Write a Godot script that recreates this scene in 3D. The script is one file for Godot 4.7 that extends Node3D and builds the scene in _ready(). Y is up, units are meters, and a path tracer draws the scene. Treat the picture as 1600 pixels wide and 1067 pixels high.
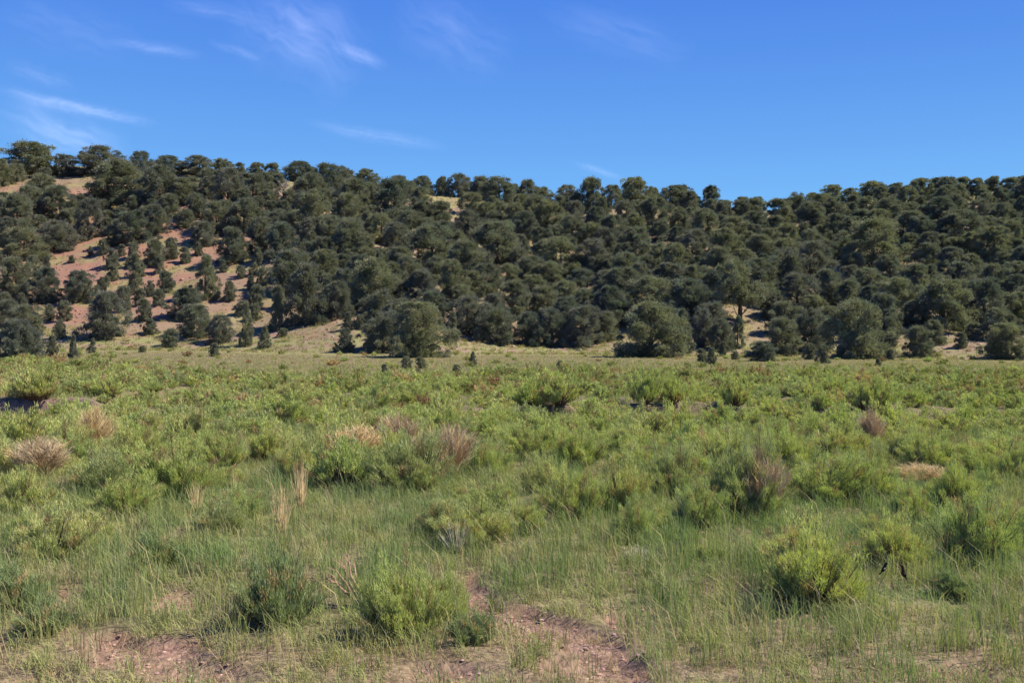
extends Node3D
# A dry valley: a near pasture with a pink trail, a shrub meadow crossed by a small wash, and a wooded hill behind.
# All lengths are metres; the camera stands on a low road bank, 2.24 m above the pasture, and looks along -z.

const SCALE := 1.4
const RIDGE_X := [-160, -110, -71, -44, -21, 4, 20, 35, 53, 71, 110, 160]
const RIDGE_H := [26, 25.5, 24.9, 24.2, 21.4, 19.8, 20, 19.4, 21, 22, 24, 25]

# bare soil in the pasture: x, z, half width, half depth
const BARE := [
	[-0.30, -8.50, 0.16, 0.48], [0.00, -7.92, 0.28, 0.30], [0.29, -7.57, 0.29, 0.34], [0.64, -7.11, 0.23, 0.40], [0.85, -8.01, 0.13, 0.31], [0.68, -6.57, 0.25, 0.33], [0.43, -6.70, 0.26, 0.21], [-2.59, -7.07, 0.43, 0.39], [-2.13, -6.61, 0.30, 0.23], [-2.97, -7.33, 0.19, 0.26], [3.02, -6.61, 0.26, 0.18], [-2.84, -8.50, 0.27, 0.34], [-3.93, -8.60, 0.17, 0.26], [-0.42, -9.17, 0.06, 0.35], [1.84, -8.93, 0.32, 0.14], [-0.91, -7.11, 0.18, 0.12], [-3.09, -6.49, 0.21, 0.12], [-0.42, -6.57, 0.25, 0.18],
]
# evergreens: x, z, height, crown width, kind (0 domed, 1 cone, 2 open with a trunk, 3 ragged, 4 dead), own label
const TREES := [
	[-84.9, -177.0, 5.21, 9.18, 0, "large dark domed evergreen alone on the skyline at far left"],
	[-74.4, -179.1, 4.84, 7.56, 0, "second large domed evergreen from the left on the skyline, above the grassy gap"], [-85.8, -166.7, 4.22, 4.42, 0],
	[-64.6, -172.7, 5.41, 3.96, 0], [-61.9, -178.3, 3.44, 4.94, 0], [-56.4, -178.9, 3.11, 5.18, 0], [-52.8, -181.3, 3.06, 3.93, 0], [-50.3, -184.1, 2.13, 2.31, 1],
	[-46.8, -182.5, 2.90, 3.34, 0], [-43.3, -180.0, 3.39, 3.13, 0], [-40.7, -188.7, 4.28, 5.23, 0], [-32.6, -177.0, 5.21, 5.55, 0], [-38.0, -188.9, 3.64, 3.64, 0],
	[-31.3, -184.7, 4.45, 3.56, 0], [-63.0, -160.9, 6.98, 8.54, 0, "very large dark evergreen high on the left slope just under the skyline"], [-56.7, -158.5, 6.69, 6.11, 0],
	[-53.3, -140.4, 4.37, 5.40, 3, "bright green rounded evergreen in front of the largest dark one, upper left"], [-51.1, -143.2, 3.86, 3.19, 0],
	[-62.2, -145.8, 5.75, 4.13, 3, "tall rounded evergreen on the upper left slope above the red soil"], [-69.5, -151.0, 4.70, 4.89, 0], [-71.4, -143.9, 4.92, 4.95, 0],
	[-78.5, -167.0, 2.90, 2.90, 1], [-64.5, -157.0, 2.08, 1.78, 1], [-64.7, -140.9, 4.09, 5.14, 0], [-66.5, -135.9, 4.23, 5.50, 3], [-48.8, -159.0, 3.64, 3.07, 0],
	[-47.0, -149.5, 3.47, 3.39, 0], [-44.6, -156.2, 5.65, 4.52, 0], [-42.0, -161.4, 4.09, 3.89, 0], [-43.2, -144.7, 4.50, 4.10, 0], [-39.2, -146.0, 4.85, 5.03, 0],
	[-37.2, -131.9, 4.51, 4.54, 3], [-33.4, -135.3, 4.77, 4.38, 0], [-30.3, -131.7, 4.76, 4.76, 3], [-33.5, -164.5, 5.15, 5.95, 0], [-29.0, -145.0, 5.77, 5.25, 2],
	[-37.6, -163.7, 3.95, 3.75, 4, "bare grey dead tree among evergreens high on the left slope"], [-22.0, -131.6, 5.39, 4.76, 0], [-25.2, -150.4, 4.72, 4.35, 3],
	[-55.9, -119.2, 3.96, 3.62, 3], [-60.2, -120.3, 4.74, 3.90, 0], [-51.9, -119.3, 3.71, 3.50, 0, "squat rounded evergreen on the red soil, left slope"],
	[-52.8, -130.9, 2.50, 2.17, 1], [-47.5, -132.0, 3.34, 2.99, 0], [-46.0, -134.4, 2.73, 2.01, 1], [-45.9, -129.3, 2.15, 1.36, 1],
	[-46.2, -121.7, 4.67, 2.83, 1, "tall narrow evergreen between red soil patches on the left slope"], [-42.2, -121.3, 2.31, 2.51, 1], [-43.8, -133.1, 1.99, 1.67, 1],
	[-36.1, -117.0, 4.85, 4.26, 1, "large cone-shaped evergreen in the middle of the red soil slope"],
	[-32.2, -125.5, 3.23, 2.24, 1, "dark narrow evergreen right of the cone-shaped one, left slope"], [-33.9, -124.4, 1.45, 1.26, 1], [-31.6, -120.3, 1.55, 1.17, 1],
	[-26.8, -119.0, 4.88, 4.30, 0], [-23.2, -122.6, 4.14, 3.84, 0], [-21.7, -106.5, 6.17, 5.14, 3, "big ragged evergreen low on the slope, right of the slender dark ones"],
	[-19.0, -107.3, 3.88, 3.11, 0], [-25.0, -105.3, 3.60, 2.13, 1, "slender upright evergreen low on the slope, left of the ragged one"],
	[-41.7, -102.0, 4.55, 4.44, 3, "big round evergreen low on the red soil slope, far left"], [-44.3, -113.5, 2.64, 1.88, 1], [-36.2, -110.1, 3.20, 4.01, 3],
	[-40.2, -108.6, 2.25, 1.85, 1], [-32.7, -104.0, 3.24, 3.58, 0], [-29.7, -101.7, 2.70, 2.51, 0],
	[-26.7, -99.6, 4.13, 1.86, 1, "tall narrow evergreen at hill foot, left part"],
	[-24.4, -97.8, 2.03, 1.62, 1, "small dense pyramid evergreen at hill foot beside the tall narrow one"],
	[-34.2, -99.5, 1.77, 1.61, 0, "small ball-shaped evergreen at hill foot on bare ground, left"],
	[-34.2, -77.5, 1.80, 0.97, 1, "small slender evergreen at the meadow edge, left of a smaller one"],
	[-37.3, -88.2, 1.24, 0.93, 1, "very small conical evergreen at the meadow edge, far left"], [-51.5, -105.6, 3.07, 3.42, 3],
	[-37.5, -75.9, 2.99, 2.77, 0, "broad evergreen at the meadow edge in the far left corner"], [-36.9, -79.9, 1.66, 1.20, 1], [-50.1, -111.2, 2.12, 1.71, 1],
	[-46.6, -102.1, 1.78, 1.45, 1], [-24.9, -83.2, 1.07, 0.88, 1], [-15.9, -93.8, 2.08, 1.90, 1], [-57.9, -136.5, 1.30, 1.00, 1], [-51.0, -125.0, 1.30, 0.91, 1],
	[-55.9, -109.7, 2.96, 2.67, 0], [-55.6, -118.6, 1.23, 1.10, 1], [-59.3, -134.1, 1.00, 1.09, 1], [-37.9, -103.8, 1.51, 1.89, 1], [-47.5, -121.0, 1.15, 1.13, 1],
	[-48.0, -128.0, 2.12, 1.56, 1], [-23.5, -102.1, 0.84, 1.23, 1], [-33.6, -90.3, 0.60, 0.66, 1], [-33.1, -116.4, 2.17, 1.65, 1], [-27.2, -135.1, 2.61, 1.96, 1],
	[-24.9, -127.8, 1.85, 1.85, 1], [-31.3, -189.5, 3.84, 4.20, 0], [-27.3, -190.0, 4.03, 4.76, 0], [-21.8, -190.7, 3.22, 4.32, 0], [-17.5, -191.4, 3.78, 4.34, 0],
	[-13.4, -192.1, 3.89, 3.52, 0], [-10.2, -192.7, 5.02, 5.30, 0], [-6.3, -193.4, 4.85, 4.38, 0], [-2.4, -182.5, 5.63, 6.60, 0], [0.2, -194.6, 3.99, 3.29, 0],
	[2.5, -192.0, 4.81, 4.35, 0], [5.8, -195.7, 3.68, 4.44, 0], [10.7, -196.6, 4.36, 4.46, 0], [14.0, -176.0, 6.02, 4.84, 0], [23.6, -191.0, 5.71, 6.72, 0],
	[19.4, -187.0, 4.42, 4.24, 0], [31.4, -195.9, 4.44, 5.86, 0], [34.2, -199.8, 4.58, 4.34, 0], [-18.6, -157.1, 6.44, 7.01, 3], [-25.1, -158.0, 5.71, 5.71, 0],
	[-23.9, -167.7, 4.04, 4.04, 0], [-15.7, -138.8, 4.68, 4.52, 3], [-10.8, -133.4, 5.95, 6.43, 3, "big rounded evergreen in the middle of the slope, left of centre"],
	[-7.0, -156.9, 4.54, 4.35, 0], [-2.1, -142.6, 5.91, 6.88, 3], [0.6, -164.7, 4.45, 4.57, 0], [5.7, -158.7, 5.36, 5.17, 0], [9.2, -152.4, 4.41, 4.41, 0],
	[7.1, -140.4, 5.08, 5.76, 3], [11.3, -140.3, 4.73, 4.73, 0], [15.2, -153.3, 4.44, 4.44, 0], [18.3, -141.6, 5.12, 5.12, 0], [23.4, -164.3, 5.15, 5.94, 0],
	[-11.5, -159.4, 4.23, 4.61, 0], [-10.1, -149.2, 3.96, 3.96, 0], [-15.5, -111.0, 5.35, 6.02, 3, "wide evergreen on the lower slope, left of the picture's centre"],
	[-12.5, -122.9, 3.41, 3.56, 0], [-7.2, -120.1, 4.34, 3.76, 0], [-3.2, -126.1, 3.65, 3.95, 0], [2.3, -134.1, 4.04, 4.85, 0], [4.5, -144.5, 3.14, 3.14, 0],
	[13.7, -123.4, 4.46, 5.66, 0], [9.2, -132.0, 3.18, 3.50, 2], [21.7, -132.3, 4.47, 4.47, 0],
	[-8.0, -85.3, 4.63, 4.94, 0, "huge dark round evergreen at hill foot left of centre, above a pink gravel patch"], [-12.3, -94.1, 3.86, 3.86, 3],
	[-6.1, -102.6, 2.77, 2.13, 1], [-1.5, -105.3, 4.06, 4.19, 3, "round evergreen at hill foot right of the huge dark one"], [1.8, -106.0, 3.37, 2.86, 0],
	[4.2, -106.3, 3.84, 3.33, 0], [7.3, -106.1, 4.10, 4.22, 3], [10.2, -108.0, 3.12, 2.86, 0],
	[12.8, -91.5, 4.97, 5.96, 3, "huge spreading evergreen at hill foot right of the picture's centre"], [-4.8, -123.3, 2.97, 3.27, 0], [0.3, -119.9, 4.05, 4.05, 0],
	[3.8, -122.2, 3.54, 3.83, 0], [-18.8, -124.0, 3.29, 3.59, 0], [-21.6, -131.8, 4.13, 4.13, 0], [-15.5, -94.0, 2.09, 1.86, 1], [-13.5, -98.3, 1.23, 1.00, 1],
	[-15.6, -101.9, 1.38, 1.13, 1], [-16.7, -101.6, 1.71, 1.37, 1], [-2.7, -68.8, 0.96, 0.83, 1, "tiny dark pyramid evergreen standing alone on the grass below the gravel"],
	[-6.9, -65.0, 0.78, 0.72, 1], [-6.0, -65.0, 0.72, 0.75, 1], [-3.3, -58.9, 0.51, 0.54, 1], [-7.3, -57.0, 0.58, 0.47, 1], [3.2, -66.6, 0.48, 0.45, 1],
	[-5.4, -56.4, 0.35, 0.46, 1], [34.4, -199.8, 3.18, 3.18, 0], [37.1, -200.1, 2.89, 3.38, 0], [42.7, -200.4, 2.42, 3.87, 0], [46.6, -200.6, 2.90, 3.87, 0],
	[49.5, -200.7, 3.10, 3.19, 0], [56.3, -200.7, 2.42, 4.06, 0], [60.6, -200.6, 2.90, 3.87, 0], [63.6, -197.0, 3.99, 4.75, 0], [67.1, -196.9, 2.85, 3.32, 0],
	[72.5, -199.9, 3.86, 5.59, 0], [75.3, -195.4, 3.30, 4.24, 0], [79.5, -193.6, 4.01, 5.14, 0], [83.4, -195.7, 3.77, 4.25, 0], [84.7, -192.7, 4.18, 4.18, 0],
	[88.4, -195.3, 3.58, 3.77, 0], [90.4, -193.5, 3.27, 3.73, 0], [95.7, -197.5, 3.14, 4.76, 0], [95.0, -189.5, 3.20, 4.11, 0], [101.1, -196.9, 3.04, 2.85, 0],
	[26.5, -115.6, 6.69, 5.99, 2, "tall pale evergreen with a bare dark trunk showing, lower right slope"], [35.3, -130.3, 5.97, 5.18, 3], [41.4, -138.2, 5.67, 5.33, 0],
	[39.2, -123.3, 4.46, 3.86, 0], [52.5, -145.8, 6.33, 8.26, 3, "broad rounded evergreen in the middle of the right slope"], [62.7, -157.2, 4.17, 4.93, 0],
	[63.2, -153.4, 4.14, 4.07, 0], [69.1, -152.9, 5.35, 7.19, 0, "smooth rounded evergreen high on the far right slope"], [69.3, -143.1, 5.17, 5.52, 0],
	[65.2, -146.6, 3.18, 3.54, 0], [74.2, -147.3, 4.08, 3.73, 0], [70.3, -136.6, 3.95, 3.95, 0],
	[45.2, -115.4, 4.31, 4.87, 2, "evergreen with a leaning dark trunk low on the far right slope"], [45.4, -133.5, 2.90, 2.90, 3], [44.8, -111.0, 2.81, 3.21, 0],
	[47.9, -109.9, 5.30, 5.70, 3, "large rounded evergreen low on the far right slope"], [54.2, -113.3, 5.33, 5.60, 3],
	[32.6, -93.6, 5.31, 5.31, 3, "big bushy evergreen at hill foot, right third of the picture"],
	[40.9, -99.7, 2.98, 2.69, 0, "compact round evergreen standing free at hill foot on the right"], [44.2, -103.8, 2.35, 2.05, 0],
	[47.5, -95.3, 3.45, 4.14, 0, "broad low evergreen at hill foot by the right edge"],
	[20.7, -82.1, 1.62, 2.22, 0, "low wide evergreen shrub at hill foot, right of the dead branches"], [26.6, -88.7, 1.37, 1.33, 1], [24.1, -77.0, 1.37, 1.19, 1],
	[23.5, -103.7, 3.13, 2.15, 1], [21.5, -102.1, 3.20, 2.27, 0], [27.4, -101.3, 3.71, 3.17, 0], [31.6, -104.3, 4.27, 3.77, 3], [15.1, -79.2, 0.99, 0.92, 1],
	[14.9, -74.0, 1.18, 0.93, 1], [20.7, -97.7, 1.37, 1.04, 1], [17.3, -100.6, 4.12, 2.91, 1], [19.9, -104.1, 3.77, 2.26, 0], [34.2, -89.9, 0.91, 0.91, 1],
	[26.6, -72.1, 0.56, 0.52, 1], [19.4, -86.4, 0.71, 0.71, 1], [39.9, -104.5, 1.76, 1.76, 1], [45.8, -101.4, 1.47, 1.47, 1], [48.7, -104.9, 1.77, 1.77, 0],
	[35.3, -158.5, 4.20, 4.97, 0], [30.8, -156.9, 4.92, 4.92, 0], [25.4, -139.7, 4.38, 4.38, 0], [27.2, -132.4, 4.15, 3.83, 0], [36.5, -147.9, 3.92, 4.28, 0],
	[48.1, -179.1, 4.32, 5.62, 0], [52.1, -172.3, 4.99, 5.40, 0], [56.8, -174.1, 4.62, 4.62, 0], [54.9, -158.8, 4.21, 4.60, 0], [44.9, -161.5, 3.90, 4.28, 0],
	[41.9, -169.9, 3.69, 4.10, 0], [63.2, -167.5, 4.04, 4.85, 0], [70.4, -164.5, 4.36, 4.76, 0], [77.5, -164.6, 3.97, 4.76, 0], [78.5, -159.4, 4.23, 4.23, 0],
	[58.3, -140.3, 4.06, 4.06, 0], [63.1, -136.8, 3.63, 3.63, 0], [63.2, -130.2, 4.08, 3.77, 0], [51.1, -134.6, 3.57, 3.57, 0], [19.3, -123.2, 4.24, 4.96, 3],
	[-4.7, -107.2, 3.90, 4.47, 0], [-6.8, -172.8, 3.77, 4.19, 3], [48.6, -165.2, 3.14, 3.56, 3], [-71.9, -113.3, 1.70, 1.48, 1], [70.7, -115.2, 3.50, 3.66, 0],
	[-78.7, -142.1, 3.04, 3.07, 0], [-56.3, -140.4, 2.74, 2.56, 3], [-72.8, -119.9, 2.39, 2.19, 1], [58.8, -160.4, 4.13, 4.40, 0], [-73.1, -150.8, 3.84, 4.18, 3],
	[109.4, -192.8, 3.26, 3.53, 3], [-66.3, -127.6, 2.09, 1.62, 1], [14.3, -111.8, 2.73, 2.97, 3], [78.2, -128.2, 4.93, 4.85, 3], [-4.5, -169.1, 3.40, 3.90, 0],
	[65.4, -117.5, 3.10, 3.43, 3], [41.3, -115.1, 3.79, 3.84, 3], [25.6, -122.7, 3.91, 3.85, 3], [30.5, -111.1, 3.70, 3.83, 0], [-79.0, -127.0, 1.79, 1.42, 1],
	[31.3, -128.3, 4.79, 4.92, 0], [76.7, -138.0, 5.02, 5.15, 3], [-93.8, -155.9, 2.88, 3.22, 0], [-68.0, -174.1, 3.21, 3.26, 3], [-82.3, -150.9, 3.26, 3.83, 3],
	[-74.7, -126.4, 1.60, 1.30, 1], [87.3, -141.5, 3.01, 3.52, 3], [-77.3, -131.1, 2.59, 2.04, 1], [-10.0, -111.8, 4.27, 4.18, 3], [81.3, -135.1, 3.87, 3.82, 3],
	[77.4, -177.8, 4.44, 4.47, 0], [-93.0, -160.1, 2.75, 3.03, 0], [-17.0, -131.6, 2.50, 2.74, 0], [-30.4, -163.7, 3.32, 3.35, 3], [92.4, -157.4, 2.59, 2.90, 3],
	[-69.4, -170.5, 2.11, 2.37, 0], [-67.1, -114.5, 2.35, 1.83, 1], [-82.8, -130.2, 3.94, 3.72, 3], [50.4, -124.4, 4.45, 4.70, 0], [71.4, -128.1, 4.75, 4.66, 3],
	[39.9, -145.8, 4.54, 4.88, 3], [96.5, -160.0, 3.39, 3.68, 3], [-61.1, -110.8, 2.39, 1.86, 1], [-65.9, -159.5, 2.38, 2.54, 3], [-67.6, -120.9, 1.91, 1.74, 1],
	[-63.0, -115.4, 2.48, 1.87, 1], [-83.8, -147.5, 2.45, 2.43, 3], [20.4, -114.1, 4.76, 5.38, 0], [1.7, -155.9, 4.42, 4.27, 0], [109.8, -177.7, 2.77, 2.84, 0],
	[86.7, -136.3, 2.74, 3.16, 3], [-73.2, -138.4, 2.99, 3.23, 0], [-30.4, -111.6, 1.56, 1.43, 1], [-77.6, -134.5, 2.21, 2.25, 3], [-35.0, -153.8, 2.83, 2.87, 3],
	[-51.0, -134.0, 2.09, 1.63, 1], [-47.9, -145.7, 2.57, 2.58, 0], [-21.7, -153.5, 2.50, 2.63, 3], [16.3, -115.5, 4.91, 5.38, 3], [90.3, -165.3, 3.90, 4.55, 0],
	[48.1, -150.5, 3.31, 3.62, 3], [12.3, -152.0, 3.64, 3.72, 0], [59.4, -110.0, 4.21, 4.56, 0], [75.1, -120.8, 3.29, 3.49, 3], [-85.0, -162.2, 2.99, 3.14, 0],
	[-48.9, -167.7, 3.21, 3.35, 0], [-21.6, -117.7, 2.51, 2.72, 0], [-92.2, -149.8, 2.97, 2.84, 3], [64.5, -149.3, 2.74, 2.95, 0], [-100.8, -170.6, 3.83, 3.78, 3],
	[-71.9, -116.5, 1.68, 1.43, 1], [-78.0, -123.1, 2.59, 2.02, 1], [-68.2, -126.6, 1.54, 1.29, 1], [-7.9, -147.9, 3.18, 3.06, 3], [75.5, -124.8, 2.67, 3.06, 0],
	[108.1, -182.5, 2.71, 2.72, 0], [-74.9, -132.5, 1.43, 1.21, 1], [81.5, -150.7, 4.17, 4.02, 3], [61.3, -107.1, 3.54, 3.66, 0], [-70.9, -121.5, 1.81, 1.38, 1],
	[63.9, -120.8, 3.95, 4.59, 3], [-69.8, -125.8, 1.49, 1.35, 1], [-6.5, -128.5, 5.34, 5.13, 0], [41.7, -182.3, 3.74, 4.14, 3], [108.4, -186.6, 3.97, 4.57, 3],
	[-36.9, -154.1, 2.46, 2.78, 3], [-76.8, -127.4, 1.65, 1.48, 1], [-15.6, -169.8, 3.63, 3.91, 0], [-43.4, -139.9, 3.32, 3.73, 3], [-29.4, -114.4, 2.53, 2.00, 1],
	[17.9, -135.1, 2.65, 3.03, 3], [-14.9, -146.7, 4.70, 5.18, 0], [73.8, -139.8, 3.69, 3.66, 3], [93.9, -175.5, 3.32, 3.33, 0], [51.4, -105.0, 3.29, 3.33, 0],
	[-86.8, -154.2, 3.70, 4.19, 3], [-60.1, -152.5, 2.41, 2.65, 0], [-68.1, -132.1, 1.87, 1.66, 1], [-72.5, -128.9, 2.49, 2.06, 1], [-51.7, -150.1, 3.74, 3.63, 0],
	[-1.9, -115.0, 3.06, 3.47, 3], [-40.0, -141.8, 2.15, 2.33, 3], [-45.1, -168.7, 2.71, 2.98, 3], [-74.7, -142.3, 2.34, 2.43, 0], [-8.4, -108.1, 3.26, 3.49, 3],
	[102.7, -163.8, 3.45, 3.67, 3], [-89.2, -161.1, 4.49, 4.34, 3], [-65.5, -155.5, 2.05, 2.23, 0], [69.6, -118.0, 5.05, 4.95, 3], [57.8, -129.2, 4.46, 4.99, 3],
	[-96.0, -155.1, 2.43, 2.63, 3], [-76.0, -122.1, 1.54, 1.22, 1], [48.8, -141.9, 2.68, 3.01, 0], [114.3, -182.4, 3.89, 3.99, 3], [-61.4, -116.2, 2.30, 1.98, 1],
	[68.3, -131.3, 2.81, 3.04, 3], [-14.6, -128.4, 3.67, 3.79, 0], [36.0, -112.3, 2.60, 2.99, 0], [89.6, -156.3, 3.87, 3.80, 3], [-14.2, -104.6, 3.40, 3.30, 3],
	[-18.7, -143.4, 4.03, 4.40, 3], [78.9, -136.1, 4.12, 4.64, 3], [76.1, -146.2, 2.57, 2.96, 0], [44.8, -184.7, 3.75, 3.59, 3], [5.0, -174.5, 4.19, 4.87, 3],
	[63.1, -176.8, 2.96, 3.28, 0], [69.5, -110.0, 2.76, 3.00, 0], [-88.3, -164.4, 2.64, 3.02, 0], [19.5, -157.2, 3.93, 4.32, 3], [-79.6, -129.4, 1.41, 1.20, 1],
	[-40.1, -130.3, 1.92, 1.45, 1], [-25.4, -138.8, 3.93, 3.96, 3], [101.7, -183.4, 2.78, 2.97, 3], [45.4, -126.8, 3.52, 4.07, 3], [-67.8, -108.2, 2.40, 2.19, 1],
	[11.6, -177.2, 3.09, 3.03, 3], [67.9, -164.4, 2.93, 3.22, 3], [58.0, -165.3, 3.54, 3.94, 0], [87.4, -185.2, 2.63, 3.06, 0], [83.5, -185.6, 3.68, 3.58, 0],
	[107.2, -169.5, 3.21, 3.24, 3], [34.5, -119.9, 4.97, 5.20, 3], [-2.1, -173.3, 3.01, 3.39, 0], [-89.4, -154.4, 3.41, 3.40, 3], [-98.9, -162.1, 3.74, 3.63, 3],
	[-81.6, -137.1, 3.63, 3.75, 3], [97.7, -157.4, 3.29, 3.15, 3], [67.9, -182.3, 3.41, 3.62, 0], [-77.1, -137.6, 2.22, 2.18, 3], [83.6, -162.8, 4.04, 4.08, 3],
	[6.4, -117.7, 3.30, 3.50, 0], [5.4, -132.8, 3.93, 3.94, 3], [-11.4, -101.6, 3.45, 4.00, 0], [60.6, -137.6, 4.27, 4.67, 3], [11.1, -114.4, 4.70, 5.10, 3],
	[-50.9, -126.8, 1.85, 1.65, 1], [97.3, -171.8, 4.86, 4.84, 3], [-56.0, -136.2, 1.91, 1.63, 1], [-72.2, -135.4, 1.74, 1.38, 1], [29.7, -132.3, 2.93, 2.92, 3],
	[87.2, -177.8, 3.64, 3.82, 3], [-108.8, -174.4, 2.53, 2.53, 3], [40.1, -107.6, 4.63, 4.42, 3], [19.4, -168.6, 3.70, 3.81, 3], [1.3, -146.4, 3.42, 3.43, 3],
	[-52.3, -171.0, 2.85, 2.97, 3], [-80.9, -133.7, 2.48, 2.53, 0], [14.1, -146.1, 4.49, 4.48, 3], [50.7, -163.2, 2.98, 3.36, 3], [-84.5, -169.8, 2.93, 2.89, 3],
	[30.1, -141.4, 5.01, 5.27, 3], [13.7, -137.9, 2.84, 3.01, 0], [22.9, -124.9, 3.55, 4.10, 3], [88.8, -148.4, 3.18, 3.22, 3], [-75.8, -139.3, 2.59, 2.86, 3],
	[60.2, -150.5, 2.57, 3.00, 0], [63.5, -106.7, 3.20, 3.20, 0], [13.2, -157.8, 4.29, 4.19, 3], [27.4, -194.2, 3.94, 4.01, 3], [27.7, -165.2, 3.41, 3.54, 0],
	[23.9, -144.8, 3.91, 3.95, 3], [57.7, -113.6, 4.07, 4.59, 3], [-70.7, -130.7, 1.85, 1.69, 1], [-26.4, -130.2, 2.65, 3.02, 3], [-35.9, -160.3, 2.82, 3.17, 3],
	[53.5, -163.7, 4.20, 4.51, 3], [-68.1, -111.8, 3.20, 2.42, 1], [-23.2, -178.2, 2.76, 2.71, 0], [-69.2, -145.5, 2.38, 2.23, 0], [64.8, -128.2, 3.11, 3.10, 0],
	[-91.5, -171.4, 3.17, 3.30, 3], [67.6, -168.6, 2.62, 2.98, 3], [-52.5, -158.2, 4.03, 4.44, 0], [-43.4, -115.9, 1.76, 1.53, 1], [38.0, -188.9, 2.86, 3.08, 0],
	[6.8, -150.9, 3.50, 3.39, 3], [-39.9, -154.8, 2.60, 2.75, 3], [78.4, -125.0, 3.65, 3.74, 3], [62.5, -181.6, 2.86, 3.02, 3], [-94.2, -164.1, 2.47, 2.49, 3],
	[-0.8, -155.7, 3.34, 3.72, 3], [-89.9, -144.0, 3.04, 3.34, 0], [35.3, -139.8, 3.04, 3.04, 3], [-92.7, -169.3, 3.72, 3.75, 3], [100.6, -169.3, 2.79, 3.12, 0],
	[-61.9, -152.3, 2.08, 2.38, 3], [10.6, -165.5, 3.62, 3.64, 3], [79.1, -152.2, 2.75, 2.77, 0], [-57.2, -116.2, 1.79, 1.52, 1], [-12.3, -111.5, 2.92, 3.12, 3],
	[114.9, -189.5, 2.54, 2.67, 0], [-55.2, -149.9, 2.49, 2.75, 3], [-72.6, -132.7, 2.51, 1.90, 1], [-42.5, -172.2, 2.36, 2.49, 3], [-33.6, -144.8, 3.81, 3.79, 3],
	[-79.6, -177.7, 3.75, 4.01, 3], [33.8, -190.1, 4.09, 4.28, 3], [-71.4, -124.4, 2.33, 1.95, 1], [-75.4, -129.7, 1.52, 1.28, 1], [-70.9, -135.6, 1.53, 1.23, 1],
	[34.6, -175.6, 2.72, 3.00, 0], [-6.2, -141.4, 2.83, 2.98, 0], [90.1, -179.2, 2.87, 3.25, 3], [-22.6, -140.5, 3.41, 3.81, 3], [-66.4, -122.3, 2.04, 1.68, 1],
	[22.0, -109.1, 3.38, 3.53, 3], [101.4, -188.8, 4.47, 5.17, 3], [101.9, -173.7, 3.07, 3.13, 3], [-85.9, -148.0, 2.17, 2.47, 3], [-97.8, -170.1, 2.45, 2.46, 3],
	[47.1, -156.6, 4.01, 3.89, 3], [-19.9, -136.0, 2.36, 2.68, 0], [-74.1, -117.8, 2.07, 1.81, 1], [17.4, -109.3, 3.20, 3.35, 3], [15.5, -171.2, 3.50, 3.55, 0],
	[56.4, -133.7, 2.64, 3.07, 3], [-14.5, -158.7, 3.48, 3.95, 0], [-73.6, -155.9, 4.23, 4.25, 3], [-67.4, -156.5, 2.43, 2.73, 3], [50.6, -151.5, 3.47, 3.93, 3],
	[8.6, -161.2, 2.76, 3.02, 0], [105.6, -171.9, 2.75, 2.83, 3], [-95.8, -169.5, 2.60, 2.85, 3], [74.5, -126.4, 2.98, 3.01, 0], [-75.4, -146.7, 3.26, 3.58, 0],
	[40.5, -156.9, 3.74, 3.84, 0], [9.1, -121.9, 3.22, 3.41, 3], [74.3, -166.9, 4.10, 4.54, 0], [1.2, -139.8, 3.31, 3.30, 3], [-3.5, -156.3, 3.54, 3.69, 0],
	[-48.9, -173.7, 2.34, 2.76, 0], [1.6, -174.8, 4.04, 4.50, 0], [107.0, -176.9, 3.33, 3.30, 3], [-26.5, -124.4, 3.48, 3.99, 0], [72.1, -134.4, 3.30, 3.34, 3],
	[61.6, -148.0, 3.40, 3.70, 3], [-43.0, -136.0, 1.66, 1.43, 1], [-59.4, -155.7, 3.15, 3.30, 3], [70.2, -175.8, 4.20, 4.34, 0], [-95.8, -162.1, 2.62, 2.67, 0],
	[76.1, -133.0, 2.47, 2.87, 0], [-64.5, -110.0, 1.67, 1.35, 1], [37.9, -177.9, 3.82, 3.88, 3], [53.0, -182.6, 4.77, 4.65, 3], [104.7, -183.7, 3.43, 3.42, 3],
	[-42.3, -155.7, 2.81, 3.15, 3], [35.1, -115.8, 3.24, 3.49, 0], [-99.6, -157.4, 2.92, 2.99, 0], [68.4, -124.3, 2.94, 3.21, 3], [-28.4, -110.1, 1.69, 1.29, 1],
	[38.0, -111.5, 3.50, 3.86, 0], [-50.2, -121.9, 1.92, 1.55, 1], [-67.3, -117.8, 1.92, 1.61, 1], [-70.5, -139.0, 3.68, 3.59, 3], [2.7, -127.5, 3.33, 3.77, 3],
	[96.2, -151.2, 4.17, 4.51, 0], [-62.1, -132.6, 1.46, 1.29, 1], [-64.1, -111.8, 2.12, 1.77, 1], [-39.8, -164.2, 2.55, 2.51, 0], [15.1, -132.6, 4.27, 4.08, 3],
	[-106.3, -168.4, 2.21, 2.50, 3], [12.1, -130.9, 2.94, 3.38, 0], [-77.4, -145.9, 2.38, 2.66, 3], [104.3, -179.9, 2.88, 2.89, 3], [-0.3, -131.1, 3.19, 3.30, 3],
	[-19.3, -116.8, 3.25, 3.18, 0], [44.8, -168.8, 3.53, 3.45, 0], [32.3, -138.6, 3.49, 4.01, 3], [23.0, -155.6, 3.00, 3.19, 0], [-39.0, -159.4, 2.51, 2.70, 0],
	[67.8, -133.9, 3.08, 3.27, 3], [-40.9, -115.1, 1.84, 1.48, 1], [-9.8, -126.2, 3.23, 3.17, 0], [-66.4, -148.8, 2.99, 3.14, 0], [55.5, -122.6, 3.40, 3.46, 3],
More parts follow.
